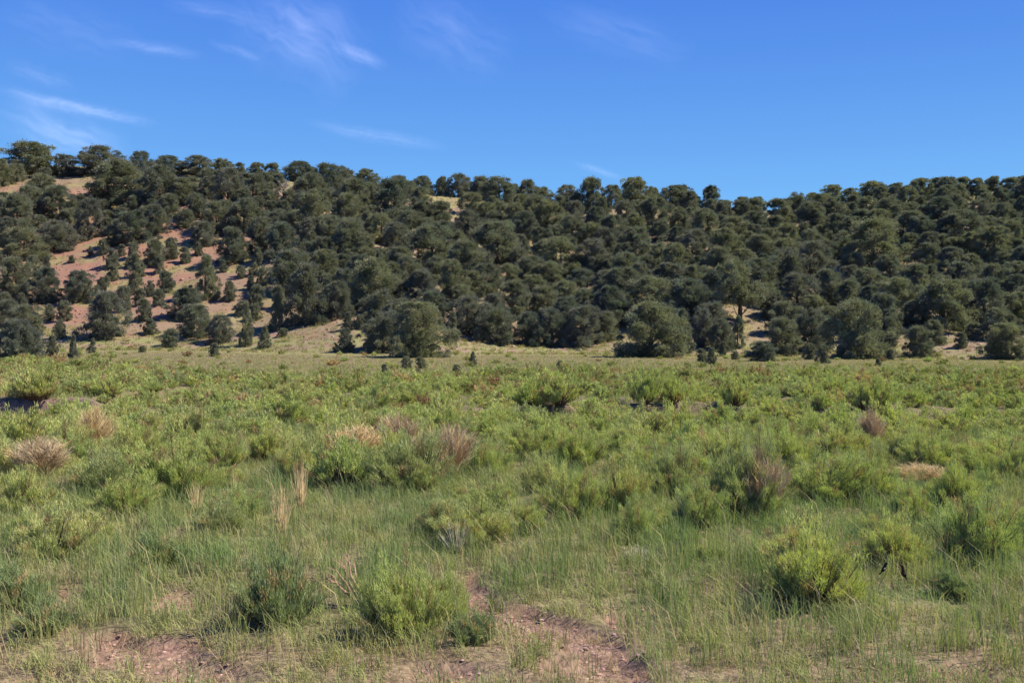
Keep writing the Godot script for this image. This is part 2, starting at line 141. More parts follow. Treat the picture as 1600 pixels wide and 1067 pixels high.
	[78.6, -154.6, 2.45, 2.79, 0], [-75.4, -124.0, 1.70, 1.38, 1], [-4.3, -136.8, 3.06, 3.22, 0], [30.1, -179.4, 2.63, 3.04, 3], [-37.1, -149.7, 2.34, 2.58, 0],
	[-69.7, -142.1, 2.49, 2.49, 3], [40.9, -120.7, 3.58, 3.69, 0], [-43.9, -152.4, 2.03, 2.31, 3], [-80.7, -139.9, 2.54, 2.47, 0], [72.5, -142.7, 2.92, 2.96, 3],
	[-45.9, -165.7, 2.10, 2.35, 3], [31.5, -118.3, 3.27, 3.29, 0], [20.4, -137.8, 3.43, 3.43, 3], [-59.7, -111.4, 1.57, 1.40, 1], [35.4, -167.5, 2.92, 2.96, 3],
	[-62.0, -128.8, 2.52, 2.02, 1], [-50.3, -130.9, 1.48, 1.35, 1], [-24.1, -129.9, 3.46, 3.53, 3], [85.8, -170.9, 2.43, 2.81, 3], [-28.3, -139.2, 3.37, 3.44, 0],
	[-90.5, -142.1, 2.13, 2.34, 3], [4.4, -151.5, 3.18, 3.07, 0], [38.2, -158.6, 3.48, 3.93, 3], [67.3, -146.0, 3.97, 4.11, 3], [-19.0, -182.4, 3.12, 3.27, 0],
	[75.7, -153.9, 3.20, 3.10, 3], [84.3, -151.6, 2.79, 3.02, 3], [22.6, -177.8, 2.91, 2.98, 3], [-74.5, -135.4, 2.75, 2.57, 3], [69.2, -139.4, 2.84, 3.03, 0],
	[16.8, -128.5, 3.58, 3.60, 3], [71.6, -173.3, 2.73, 3.12, 3], [-6.0, -117.5, 2.54, 2.80, 3], [39.9, -200.3, 4.77, 4.57, 3], [-70.3, -119.1, 1.76, 1.33, 1],
	[59.2, -155.7, 3.02, 3.52, 0], [24.5, -132.2, 2.78, 2.95, 3], [-81.2, -131.4, 2.59, 2.71, 0], [-30.6, -122.0, 2.03, 1.54, 1], [-32.1, -148.3, 2.51, 2.66, 3],
	[15.9, -140.6, 3.45, 3.32, 0], [8.3, -175.2, 3.16, 3.71, 3], [-67.2, -153.3, 2.30, 2.42, 0], [45.5, -122.1, 2.57, 2.98, 3], [-107.0, -176.7, 3.74, 3.63, 0],
	[-53.1, -165.2, 2.69, 2.84, 3], [-2.9, -165.2, 3.11, 3.26, 0], [-19.4, -130.9, 2.68, 3.14, 3], [53.0, -123.6, 3.50, 3.91, 3], [57.0, -183.7, 3.98, 4.29, 0],
	[-112.7, -178.5, 3.99, 4.24, 3], [92.7, -178.7, 5.17, 5.00, 3], [31.4, -123.2, 2.97, 3.38, 3], [-43.7, -119.8, 1.71, 1.40, 1], [75.0, -157.0, 2.93, 3.05, 3],
	[-12.9, -153.3, 2.75, 2.96, 3], [-21.3, -146.0, 3.19, 3.18, 3], [-96.1, -151.2, 2.68, 2.65, 0], [-59.5, -116.8, 1.79, 1.52, 1], [31.5, -173.9, 3.36, 3.42, 0],
	[-29.0, -179.1, 2.27, 2.59, 3], [59.7, -173.8, 2.91, 3.03, 3], [-40.5, -173.0, 2.32, 2.51, 0], [-26.7, -113.9, 2.43, 1.87, 1], [-53.0, -135.1, 1.48, 1.25, 1],
	[84.3, -176.6, 3.20, 3.19, 0], [-61.2, -170.2, 4.02, 4.28, 3], [-33.2, -156.6, 3.77, 3.79, 3], [113.4, -190.6, 3.44, 3.44, 3], [83.5, -157.8, 3.07, 3.46, 3],
	[-93.4, -158.3, 2.35, 2.34, 0], [68.0, -127.6, 2.96, 3.33, 3], [-55.9, -155.0, 2.26, 2.31, 3], [-59.6, -147.2, 2.43, 2.40, 3], [-17.0, -153.5, 2.55, 2.83, 0],
	[-12.7, -147.6, 3.19, 3.14, 3], [66.7, -155.6, 2.87, 3.14, 3], [6.9, -126.3, 3.34, 3.42, 3], [82.1, -145.0, 2.81, 3.01, 3], [-37.1, -127.7, 1.52, 1.27, 1],
	[109.4, -174.4, 3.31, 3.24, 0], [-14.5, -120.9, 3.01, 3.24, 0], [-21.5, -127.2, 2.47, 2.85, 3], [-87.1, -160.9, 2.09, 2.31, 3], [-52.1, -111.9, 1.68, 1.41, 1]
]
# meadow shrubs: x, z, height, width, kind (g yellow-green, b blue-green, w bare stems below), own label
const SHRUBS := [
	[2.53, -8.39, 0.60, 0.95, "g", "low bushy shrub with glowing yellow-green top beside the two small birds"],
	[-0.43, -10.78, 0.43, 0.82, "g", "small mound shrub with dark front standing alone in the grass, centre"],
	[-0.83, -7.49, 0.50, 0.65, "g", "wide shrub with a deep dark front left of the pink trail"],
	[-0.56, -7.86, 0.35, 0.40, "g", "bright shrub touching the left side of the pink trail"],
	[-1.83, -7.74, 0.50, 0.60, "b", "dark blue-green leafy shrub left of the broken branch"],
	[-4.72, -10.16, 0.47, 0.82, "g", "shrub with a dark hollow at the left edge of the near grass"],
	[4.68, -10.04, 0.58, 0.84, "g", "yellow-green shrub by the right edge, behind the birds"],
	[2.89, -12.14, 0.92, 0.94, "g", "tall bright shrub behind the grey dead bush, right of centre"],
	[2.16, -11.50, 0.49, 0.62, "g", "low shrub just left of the grey dead bush"],
	[1.30, -10.65, 0.45, 0.44, "g", "small dull shrub in front of the tall bright row, centre right"],
	[1.38, -12.67, 0.65, 0.73, "g", ""],
	[0.70, -12.14, 0.59, 0.70, "g", ""],
	[2.24, -13.93, 0.63, 0.81, "g", ""],
	[-2.50, -14.70, 0.68, 1.04, "w", "shrub with a bare fan of dark stems under its leaves"],
	[-1.47, -14.33, 0.74, 1.20, "g", "wide green shrub between the bare-stemmed one and the dead twigs"],
	[-1.58, -18.63, 0.53, 0.69, "g", ""],
	[-6.69, -20.49, 0.74, 0.87, "g", "dark green rounded shrub left of centre in the meadow"],
	[-4.69, -13.77, 0.69, 1.06, "g", ""],
	[-5.85, -14.22, 0.55, 1.01, "g", ""],
	[-4.32, -17.68, 0.59, 0.80, "g", ""],
	[-3.29, -15.48, 0.62, 0.76, "g", ""],
	[-4.91, -16.59, 0.59, 0.85, "g", ""],
	[-6.45, -16.99, 0.66, 0.87, "g", ""],
	[-8.25, -18.33, 0.71, 0.94, "g", ""],
	[-9.86, -19.90, 0.70, 0.90, "g", ""],
	[6.92, -17.42, 0.60, 0.72, "g", "dark vase-shaped shrub alone on the right of the meadow"],
	[8.28, -16.83, 0.50, 0.71, "g", ""],
	[4.87, -12.01, 0.40, 0.49, "g", ""],
	[5.66, -12.67, 0.54, 0.68, "g", ""],
	[7.80, -15.34, 0.49, 0.59, "g", ""],
	[4.23, -13.55, 0.58, 0.96, "g", ""],
	[4.84, -13.55, 0.54, 0.78, "g", ""],
	[7.06, -21.11, 0.68, 1.09, "g", ""],
	[3.30, -19.35, 0.50, 0.75, "g", ""],
	[4.75, -16.99, 0.55, 0.87, "g", ""],
	[0.23, -17.86, 0.57, 0.92, "g", ""],
	[-0.42, -16.20, 0.52, 0.83, "g", ""],
	[1.09, -16.99, 0.60, 0.87, "g", ""],
	[3.63, -16.59, 0.59, 0.96, "g", ""],
	[2.24, -18.33, 0.53, 0.94, "g", ""],
	[-0.30, -7.18, 0.20, 0.32, "b", ""],
	[-6.27, -12.67, 0.51, 0.77, "g", ""],
	[-4.88, -12.44, 0.48, 0.84, "g", ""],
	[-4.68, -10.78, 0.33, 0.66, "g", ""],
	[-3.45, -9.68, 0.29, 0.59, "b", ""],
	[-3.29, -11.24, 0.32, 0.58, "g", ""],
	[-4.15, -8.29, 0.32, 0.56, "b", ""],
	[0.11, -11.35, 0.34, 0.51, "g", ""],
	[4.12, -11.06, 0.28, 0.50, "g", ""],
	[3.87, -8.60, 0.20, 0.44, "b", ""],
	[-0.33, -12.67, 0.37, 0.65, "g", ""],
	[-3.55, -7.57, 0.24, 0.44, "b", "short bluish plant low at the left edge"],
	[5.44, -10.72, 0.41, 0.41, "g", ""],
	[0.46, -14.22, 0.50, 0.64, "g", ""],
	[-14.91, -30.03, 0.50, 1.16, "g", ""],
	[-14.67, -31.38, 0.57, 0.89, "g", ""],
	[-14.09, -33.49, 0.47, 0.65, "g", ""],
	[0.58, -30.29, 0.47, 0.97, "g", ""],
	[1.45, -30.03, 0.50, 0.97, "g", ""],
	[2.28, -29.52, 0.53, 0.95, "g", ""],
	[4.01, -28.32, 0.55, 0.84, "g", ""],
	[4.96, -28.79, 0.48, 0.74, "g", ""],
	[6.13, -29.77, 0.50, 0.96, "g", ""],
	[6.89, -28.79, 0.48, 0.74, "g", ""],
	[7.79, -27.21, 0.59, 0.73, "g", ""],
	[9.19, -29.52, 0.49, 0.68, "g", ""],
	[10.18, -28.79, 0.48, 0.74, "g", ""],
	[10.67, -28.32, 0.51, 0.66, "g", ""],
	[13.52, -30.82, 0.56, 0.79, "g", ""],
	[15.04, -31.10, 0.44, 0.60, "g", ""],
	[15.16, -29.77, 0.42, 0.57, "g", ""],
	[-2.17, -33.82, 0.48, 0.96, "g", ""],
	[-5.15, -34.83, 0.45, 0.90, "g", ""],
	[-7.39, -35.91, 0.46, 0.92, "g", ""],
]
# dead bushes and dry tufts: x, z, height, width, kind (n grey twigs, o tan twigs, s straw, p pale grass), label
const DRY := [
	[2.98, -12.01, 0.60, 0.65, "n", "grey-mauve dead bush in front of the tall bright shrub"],
	[-2.73, -17.68, 0.45, 1.25, "o", "orange-tan dead twigs above the bare-stemmed shrub"],
	[-2.13, -18.63, 0.55, 0.77, "n", "pinkish fan of dead twigs behind the green shrubs, left of centre"],
	[-0.99, -15.34, 0.65, 0.83, "n", "rust and silver dead twigs right of the wide green shrub"],
	[-1.43, -15.83, 0.49, 0.51, "n", "thin leafless twigs between the green shrub and rusty twigs"],
	[-8.02, -19.03, 0.64, 0.78, "o", "tan dead bush in the meadow at left"],
	[-7.28, -15.34, 0.47, 0.89, "n", "grey leafless twigs at the left edge"],
	[6.15, -14.95, 0.23, 0.87, "o", "wide patch of tan dead stems on the right"],
	[7.19, -19.90, 0.56, 0.64, "n", "upright bare stems in the right meadow"],
	[-2.52, -10.89, 0.63, 0.49, "s", "tall straw-coloured dry grass stems left of centre"],
	[-2.69, -12.67, 0.65, 0.49, "s", "leaning straw stalks below the bare-stemmed shrub"],
	[-4.03, -12.67, 0.41, 0.41, "s", "short straw clump at left below green shrubs"],
	[-0.58, -10.34, 0.35, 0.44, "p", "pale grey-white grass tuft below the small mound shrub"],
	[1.26, -9.81, 0.19, 0.38, "p", "pale dry tuft near the centre right"],
	[-3.85, -13.77, 0.35, 0.21, "s", "little orange straw tuft beside the blue-green grass"],
]
# thin cirrus: azimuth, elevation, half length, half width (degrees), tilt, strength
const CIRRUS := [
	[347.89, 16.48, 4.59, 2.03, 22.4, 0.30],
	[351.23, 15.61, 1.95, 0.33, 17.5, 0.42],
	[340.32, 15.25, 2.92, 0.29, 5.0, 0.26],
	[336.42, 11.89, 4.57, 0.29, 8.0, 0.50],
	[335.69, 10.57, 3.82, 1.11, 15.2, 0.34],
	[352.26, 11.31, 4.72, 0.33, 8.3, 0.24],
	[356.52, 16.82, 4.46, 1.66, 26.1, 0.16],
	[6.02, 16.85, 5.39, 1.03, 14.0, 0.13],
	[4.96, 9.42, 1.99, 0.18, 17.6, 0.26],
	[344.56, 15.46, 2.03, 0.22, 13.9, 0.18],
	[336.01, 15.70, 4.08, 1.11, 6.0, 0.12],
	[343.39, 17.42, 3.32, 0.44, 4.7, 0.18],
	[334.58, 13.30, 2.11, 0.44, 11.3, 0.15],
]

var rng := RandomNumberGenerator.new()
var noise := FastNoiseLite.new()
var V: PackedVector3Array
var C: PackedColorArray
var names := {}
var leaf_mat: StandardMaterial3D
var shrub_mat: StandardMaterial3D
var grass_mat: StandardMaterial3D
var wood_mat: StandardMaterial3D


func _ready() -> void:
	rng.seed = 11
	noise.seed = 4
	noise.noise_type = FastNoiseLite.TYPE_SIMPLEX
	noise.frequency = 1.0
	set_camera_and_light()
	make_materials()
	build_ground()
	build_trees()
	build_shrubs()
	build_dry()
	build_grass()
	build_hill_cover()
	build_small_things()


# ---------------------------------------------------------------- camera, sky, sun
func set_camera_and_light() -> void:
	var cam := Camera3D.new()
	cam.name = "camera"
	add_child(cam)
	cam.position = Vector3(0, 2.24, 0)
	cam.rotation_degrees = Vector3(-0.31, 0, 0)
	cam.fov = 37.87
	cam.near = 0.1
	cam.far = 2000.0
	cam.current = true
	var sky_mat := ProceduralSkyMaterial.new()
	sky_mat.sky_top_color = Color(0.165, 0.375, 0.82)
	sky_mat.sky_horizon_color = Color(0.57, 0.85, 0.99)
	sky_mat.sky_curve = 0.135
	sky_mat.sky_energy_multiplier = 1.0
	sky_mat.ground_bottom_color = Color(0.36, 0.33, 0.27)
	sky_mat.ground_horizon_color = Color(0.42, 0.40, 0.34)
	sky_mat.sun_angle_max = 8.0
	sky_mat.sky_cover = cirrus_texture()
	sky_mat.sky_cover_modulate = Color(1, 1, 1, 1)
	var sky := Sky.new()
	sky.sky_material = sky_mat
	var env := Environment.new()
	env.background_mode = Environment.BG_SKY
	env.sky = sky
	env.background_energy_multiplier = 0.48
	env.tonemap_mode = Environment.TONE_MAPPER_LINEAR
	env.tonemap_exposure = 2.42
	env.sdfgi_enabled = true
	env.ssao_enabled = true
	env.ssil_enabled = true
	var we := WorldEnvironment.new()
	we.name = "world_environment"
	we.environment = env
	add_child(we)
	var sun := DirectionalLight3D.new()
	sun.name = "sun"
	sun.light_energy = 1.55
	sun.light_angular_distance = 0.53
	sun.light_color = Color(1.0, 0.95, 0.86)
	sun.shadow_enabled = true
	add_child(sun)
	var az := deg_to_rad(84.0)
	var el := deg_to_rad(48.0)
	var towards := Vector3(sin(az) * cos(el), sin(el), -cos(az) * cos(el))
	sun.look_at_from_position(towards * 60.0, Vector3.ZERO)


func cirrus_texture() -> ImageTexture:
	var w := 4096
	var h := 2048
	var im := Image.create(w, h, false, Image.FORMAT_RGBA8)
	im.fill(Color(1, 1, 1, 0))
	var all := CIRRUS.duplicate()
	var r := RandomNumberGenerator.new()
	r.seed = 3
	for k in 34:   # the same thin cloud goes on round the rest of the sky
		var az := r.randf_range(34, 326)
		all.append([az, r.randf_range(4, 30), r.randf_range(3, 8), r.randf_range(0.4, 2.2), r.randf_range(6, 20), r.randf_range(0.08, 0.3)])
	for s in all:
		var ca: float = cos(deg_to_rad(s[4]))
		var sa: float = sin(deg_to_rad(s[4]))
		var reach: float = s[2] * 1.1 + s[3] * 1.5
		var px := 360.0 / w
		var x0 := int(floor((s[0] - reach) / px))
		var x1 := int(ceil((s[0] + reach) / px))
		var tall: float = absf(sa) * s[2] * 1.1 + s[3] * 2.2
		var y0 := maxi(0, int((90.0 - s[1] - tall) / px))
		var y1 := mini(h / 2 - 1, int((90.0 - s[1] + tall) / px))
		for yy in range(y0, y1 + 1):
			for xx in range(x0, x1 + 1):
				var da: float = xx * px - s[0]
				var de: float = 90.0 - yy * px - s[1]
				var along: float = (da * ca - de * sa) / s[2]
				var across: float = (da * sa + de * ca) / s[3]
				across += 0.3 * noise.get_noise_2d(along * 1.1 + s[0], s[1])
				var m := 1.0 - along * along
				if m <= 0.0 or absf(across) > 2.0:
					continue
				m = m * m * exp(-across * across * 1.4)
				var fibre: float = 0.6 + 0.5 * noise.get_noise_2d(along * 0.9 + s[0] * 3.1, across * 1.7 + along * 0.6)
				fibre += 0.25 * noise.get_noise_2d(along * 1.6 + s[0], across * s[3] * 3.0)
				m *= clampf(fibre, 0.0, 1.2) * s[5] * 0.5
				if m < 0.004:
					continue
				var col := posmod(xx, w)
				var old := im.get_pixel(col, yy)
				im.set_pixel(col, yy, Color(1, 0.96, 0.97, minf(1.0, old.a + m)))
	return ImageTexture.create_from_image(im)


# ---------------------------------------------------------------- materials
func noise_texture(seed_at: int, freq: float, low: Color, high: Color, octaves := 4, size := 512) -> NoiseTexture2D:
	var n := FastNoiseLite.new()
	n.seed = seed_at
	n.noise_type = FastNoiseLite.TYPE_SIMPLEX
	n.frequency = freq
	n.fractal_octaves = octaves
	var g := Gradient.new()
	g.set_color(0, low)
	g.set_color(1, high)
	g.set_offset(0, 0.2)
	g.set_offset(1, 0.8)
	var t := NoiseTexture2D.new()
	t.width = size
	t.height = size
	t.seamless = true
	t.noise = n
	t.color_ramp = g
	return t


func coloured(rough: float, through: Color) -> StandardMaterial3D:
	var m := StandardMaterial3D.new()
	m.vertex_color_use_as_albedo = true
	m.roughness = rough
	m.specular_mode = BaseMaterial3D.SPECULAR_DISABLED
	m.cull_mode = BaseMaterial3D.CULL_DISABLED
	if through != Color.BLACK:
		m.backlight_enabled = true
		m.backlight = through
	return m


func make_materials() -> void:
	leaf_mat = coloured(1.0, Color(0.75, 0.8, 0.6))
	shrub_mat = coloured(0.75, Color(0.8, 0.85, 0.55))
	grass_mat = coloured(0.7, Color(0.8, 0.85, 0.6))
	wood_mat = coloured(0.9, Color.BLACK)


# ---------------------------------------------------------------- helpers
func numbered(called: String) -> String:
	var n: int = names.get(called, 0)
	names[called] = n + 1
	return called if n == 0 else "%s_%03d" % [called, n]


func tag(o: Node, label: String, category: String, group := "", kind := "") -> void:
	if label:
		o.set_meta("label", label)
	if category:
		o.set_meta("category", category)
	if group:
		o.set_meta("group", group)
	if kind:
		o.set_meta("kind", kind)


func begin() -> void:
	V = PackedVector3Array()
	C = PackedColorArray()


func tri(a: Vector3, b: Vector3, c: Vector3, col: Color) -> void:
	V.append(a)
	V.append(b)
	V.append(c)
	C.append(col)
	C.append(col)
	C.append(col)


func finish() -> ArrayMesh:
	var arr := []
	arr.resize(Mesh.ARRAY_MAX)
	arr[Mesh.ARRAY_VERTEX] = V
	arr[Mesh.ARRAY_COLOR] = C
	var m := ArrayMesh.new()
	m.add_surface_from_arrays(Mesh.PRIMITIVE_TRIANGLES, arr)
	return m


func part(called: String, mesh: Mesh, mat: Material, parent: Node) -> MeshInstance3D:
	var o := MeshInstance3D.new()
	o.name = called
	o.mesh = mesh
	o.material_override = mat
	parent.add_child(o, true)
	return o


func vary(c: Color, by: float) -> Color:
	var k := 1.0 + rng.randf_range(-by, by)
	return Color(c.r * k * rng.randf_range(1 - by * 0.35, 1 + by * 0.35), c.g * k, c.b * k * rng.randf_range(1 - by * 0.4, 1 + by * 0.4))


func any_direction() -> Vector3:
	var y := rng.randf_range(-1, 1)
	var a := rng.randf() * TAU
	var r := sqrt(1 - y * y)
	return Vector3(cos(a) * r, y, sin(a) * r)


func tube(points: Array, radii: Array, sides: int, col: Color) -> void:
	var rings := []
	for i in points.size():
		var p: Vector3 = points[i]
		var ahead: Vector3 = points[mini(i + 1, points.size() - 1)] - points[maxi(i - 1, 0)]
		ahead = ahead.normalized()
		var side := ahead.cross(Vector3(0.31, 0.2, 0.93)).normalized()
		var up := side.cross(ahead)
		var ring := []
		for k in sides:
			var a := TAU * k / sides
			ring.append(p + (side * cos(a) + up * sin(a)) * radii[i])
		rings.append(ring)
	for i in rings.size() - 1:
		for k in sides:
			var a: Vector3 = rings[i][k]
			var b: Vector3 = rings[i][(k + 1) % sides]
			var c: Vector3 = rings[i + 1][k]
			var d: Vector3 = rings[i + 1][(k + 1) % sides]
			var q := vary(col, 0.12)
			tri(a, c, b, q)
			tri(b, c, d, q)


# ---------------------------------------------------------------- terrain
func ridge_height(x: float) -> float:
	var n := RIDGE_X.size()
	if x <= RIDGE_X[0]:
		return RIDGE_H[0]
	for i in n - 1:
		if x <= RIDGE_X[i + 1]:
			return lerpf(RIDGE_H[i], RIDGE_H[i + 1], smoothstep(RIDGE_X[i], RIDGE_X[i + 1], x))
	return RIDGE_H[n - 1]


func slope_at(x: float, d: float) -> float:   # 0 at the foot of the hill, 1 on its ridge; units of SCALE
	var f := 70 + 2 * sin(x * 0.11) + 1.5 * sin(x * 0.27 + 1)
	var r := 138 + 0.04 * x + 3 * sin(x * 0.05)
	return (d - f) / (r - f)


func bare_at(x: float, z: float) -> float:
	var best := 0.0
	if z > -11 and z < -4:
		var wob := 0.35 * noise.get_noise_2d(x * 2.2, z * 2.2) + 0.25 * noise.get_noise_2d(x * 6.0 + 9, z * 6.0)
		for b in BARE:
			var q: float = pow((x - b[0]) / (b[2] * 1.12), 2) + pow((z - b[1]) / (b[3] * 1.08), 2)
			best = maxf(best, 1.2 - q + wob * 1.35)
	return clampf(best, 0, 1)


func wash_line(x: float) -> float:
	return -(29.4 + 0.8 * sin(x * 0.35) + 0.5 * sin(x * 0.9 + 2))


func wash_depth(x: float) -> float:
	return 0.25 + 0.28 * smoothstep(-11.9, -13.2, x) + 0.2 * smoothstep(-0.5, 1.0, x) * smoothstep(-0.1, 0.35, noise.get_noise_2d(x * 0.3 + 2.0, 5.0) + 0.15)


func height(x: float, z: float) -> float:
	var u := x / SCALE
	var d := -z / SCALE
	var lift := clampf(0.35 - u * 0.012, -0.1, 0.9)
	var h := lift * smoothstep(36, 74, d)
	var t := slope_at(u, d)
	if t > 0:
		var q := minf(t, 1)
		h += (ridge_height(u) - lift) * (0.65 * q + 0.35 * q * q * (3 - 2 * q))
		h += 4 * q * (1 - q) * (0.7 * sin(u * 0.16 + 0.05 * d) + 0.4 * sin(0.33 * u - 0.12 * d + 1))
		if t > 1:
			h -= 0.06 * (d - (138 + 0.04 * u + 3 * sin(u * 0.05)))
		h += 0.22 * q * noise.get_noise_2d(x * 0.35, z * 0.35) + 0.12 * minf(1, q * 8) * noise.get_noise_2d(x * 1.1, z * 1.1)
	h *= SCALE
	if z > -70:
		var flat := smoothstep(-70, -50, z)
		h += flat * (0.05 * noise.get_noise_2d(x * 0.3, z * 0.3) + 0.025 * noise.get_noise_2d(x * 1.3, z * 1.3))
		if z > -14:
			h += 0.014 * noise.get_noise_2d(x * 4.0, z * 4.0) + 0.008 * noise.get_noise_2d(x * 9.0, z * 9.0)
			h -= 0.07 * smoothstep(0.25, 0.5, bare_at(x, z))
		var w := wash_line(x)
		var e := z - w          # positive on the near side
		if e > -0.3 and e < 3.5:
			h -= wash_depth(x) * smoothstep(-0.25, 0.12, e) * (1 - smoothstep(0.5, 3.4, e))
		if e < 0.12:            # the far side is a low terrace
			h += 0.5 * smoothstep(0.3, 0.7, wash_depth(x)) * smoothstep(0.12, -0.25, e) * smoothstep(-26, -3, e)
	return h


func ground_colour(x: float, z: float) -> Color:
	var n := noise.get_noise_2d(x * 0.22 + 40, z * 0.22)
	var n2 := noise.get_noise_2d(x * 0.9 + 7, z * 0.9)
	var n3 := noise.get_noise_2d(x * 3.1 + 70, z * 3.1)
	var u := x / SCALE
	var t := slope_at(u, -z / SCALE)
	var meadow := Color(0.135, 0.125, 0.07).lerp(Color(0.20, 0.165, 0.10), clampf(0.5 + n2 + n3 * 0.4, 0, 1))
	if t < -0.12:
		var c := meadow
		var b := bare_at(x, z)
		c = c.lerp(Color(0.215, 0.125, 0.105).lerp(Color(0.29, 0.19, 0.15), clampf(0.5 + n3, 0, 1)), smoothstep(0.15, 0.5, b))
		if z > -8.4:
			c = c.lerp(Color(0.23, 0.16, 0.12), 0.5 * smoothstep(-8.4, -7.2, z + n2))
		var e := z - wash_line(x)
		if e > -0.35 and e < 3.2:
			c = c.lerp(Color(0.26, 0.18, 0.155), 0.9 * smoothstep(0.47, 0.52, wash_depth(x)) * (1 - smoothstep(2.0, 3.2, e)))
		return c
	var tan_soil := Color(0.215, 0.18, 0.115).lerp(Color(0.255, 0.195, 0.135), clampf(0.5 + n2, 0, 1))
	var red := Color(0.32, 0.175, 0.125).lerp(Color(0.26, 0.165, 0.125), clampf(0.5 + n2 * 1.2, 0, 1))
	var grassy := Color(0.24, 0.22, 0.105).lerp(Color(0.29, 0.25, 0.13), clampf(0.5 + n3, 0, 1))
	var c := tan_soil
	var redness := smoothstep(-16, -34, u) * smoothstep(0.04, 0.2, t) * smoothstep(0.86, 0.66, t)
	redness = maxf(redness, 0.55 * smoothstep(0.15, 0.4, n) * smoothstep(30, 0, u))
	c = c.lerp(red, redness)
	c = c.lerp(grassy, clampf(smoothstep(0.1, 0.45, noise.get_noise_2d(x * 0.12, z * 0.12 + 31)) + smoothstep(0.86, 0.97, t), 0, 0.9))
	if t < 0.08:
		c = c.lerp(Color(0.23, 0.235, 0.105).lerp(tan_soil, clampf(0.3 + n2 * 1.2, 0, 1)), smoothstep(0.09, 0.03, t + 0.05 * n2 + 0.04 * n))
		c = c.lerp(Color(0.27, 0.17, 0.155), 0.8 * smoothstep(0.2, 0.4, noise.get_noise_2d(x * 0.16 + 3, z * 0.25 + 12)) * smoothstep(-0.03, 0.02, t))
	return c.lerp(meadow, smoothstep(-0.02, -0.12, t))


func ladder(stops: Array) -> PackedFloat32Array:   # [from, step, to, step, to ...]
	var out := PackedFloat32Array()
	var at: float = stops[0]
	var i := 1
	while i < stops.size():
		var step: float = stops[i]
		var end: float = stops[i + 1]
		while at < end - step * 0.5:
			out.append(at)
			at += step
		i += 2
	out.append(at)
	return out


func build_ground() -> void:
	var xs := ladder([-900.0, 60.0, -240.0, 6.0, -130.0, 1.2, -22.0, 0.3, -6.6, 0.1, 6.6, 0.3, 22.0, 1.2, 130.0, 6.0, 240.0, 60.0, 900.0])
	var ds := ladder([-300.0, 20.0, -20.0, 2.0, 2.0, 0.4, 5.6, 0.075, 11.0, 0.25, 27.4, 0.12, 33.0, 0.6, 60.0, 1.1, 215.0, 6.0, 300.0, 60.0, 1500.0])
	var st := SurfaceTool.new()
	st.begin(Mesh.PRIMITIVE_TRIANGLES)
	st.set_smooth_group(0)
	for d in ds:
		for x in xs:
			st.set_color(ground_colour(x, -d))
			st.add_vertex(Vector3(x, height(x, -d), -d))
	var n := xs.size()
	for j in ds.size() - 1:
		for i in n - 1:
			var a := j * n + i
			st.add_index(a)
			st.add_index(a + n)
			st.add_index(a + 1)
			st.add_index(a + 1)
			st.add_index(a + n)
			st.add_index(a + n + 1)
	st.generate_normals()
	var m := StandardMaterial3D.new()
	m.vertex_color_use_as_albedo = true
	m.roughness = 0.95
	m.metallic_specular = 0.2
	m.albedo_texture = noise_texture(21, 0.02, Color(0.72, 0.72, 0.72), Color(1, 1, 1), 5, 1024)
	m.uv1_triplanar = true
	m.uv1_world_triplanar = true
	m.uv1_scale = Vector3(0.45, 0.45, 0.45)
	m.heightmap_enabled = true
	m.heightmap_scale = 0.9
	m.heightmap_texture = noise_texture(8, 0.03, Color.BLACK, Color.WHITE, 5, 1024)
	var o := part("ground", st.commit(), m, self)
	tag(o, "", "", "", "structure")


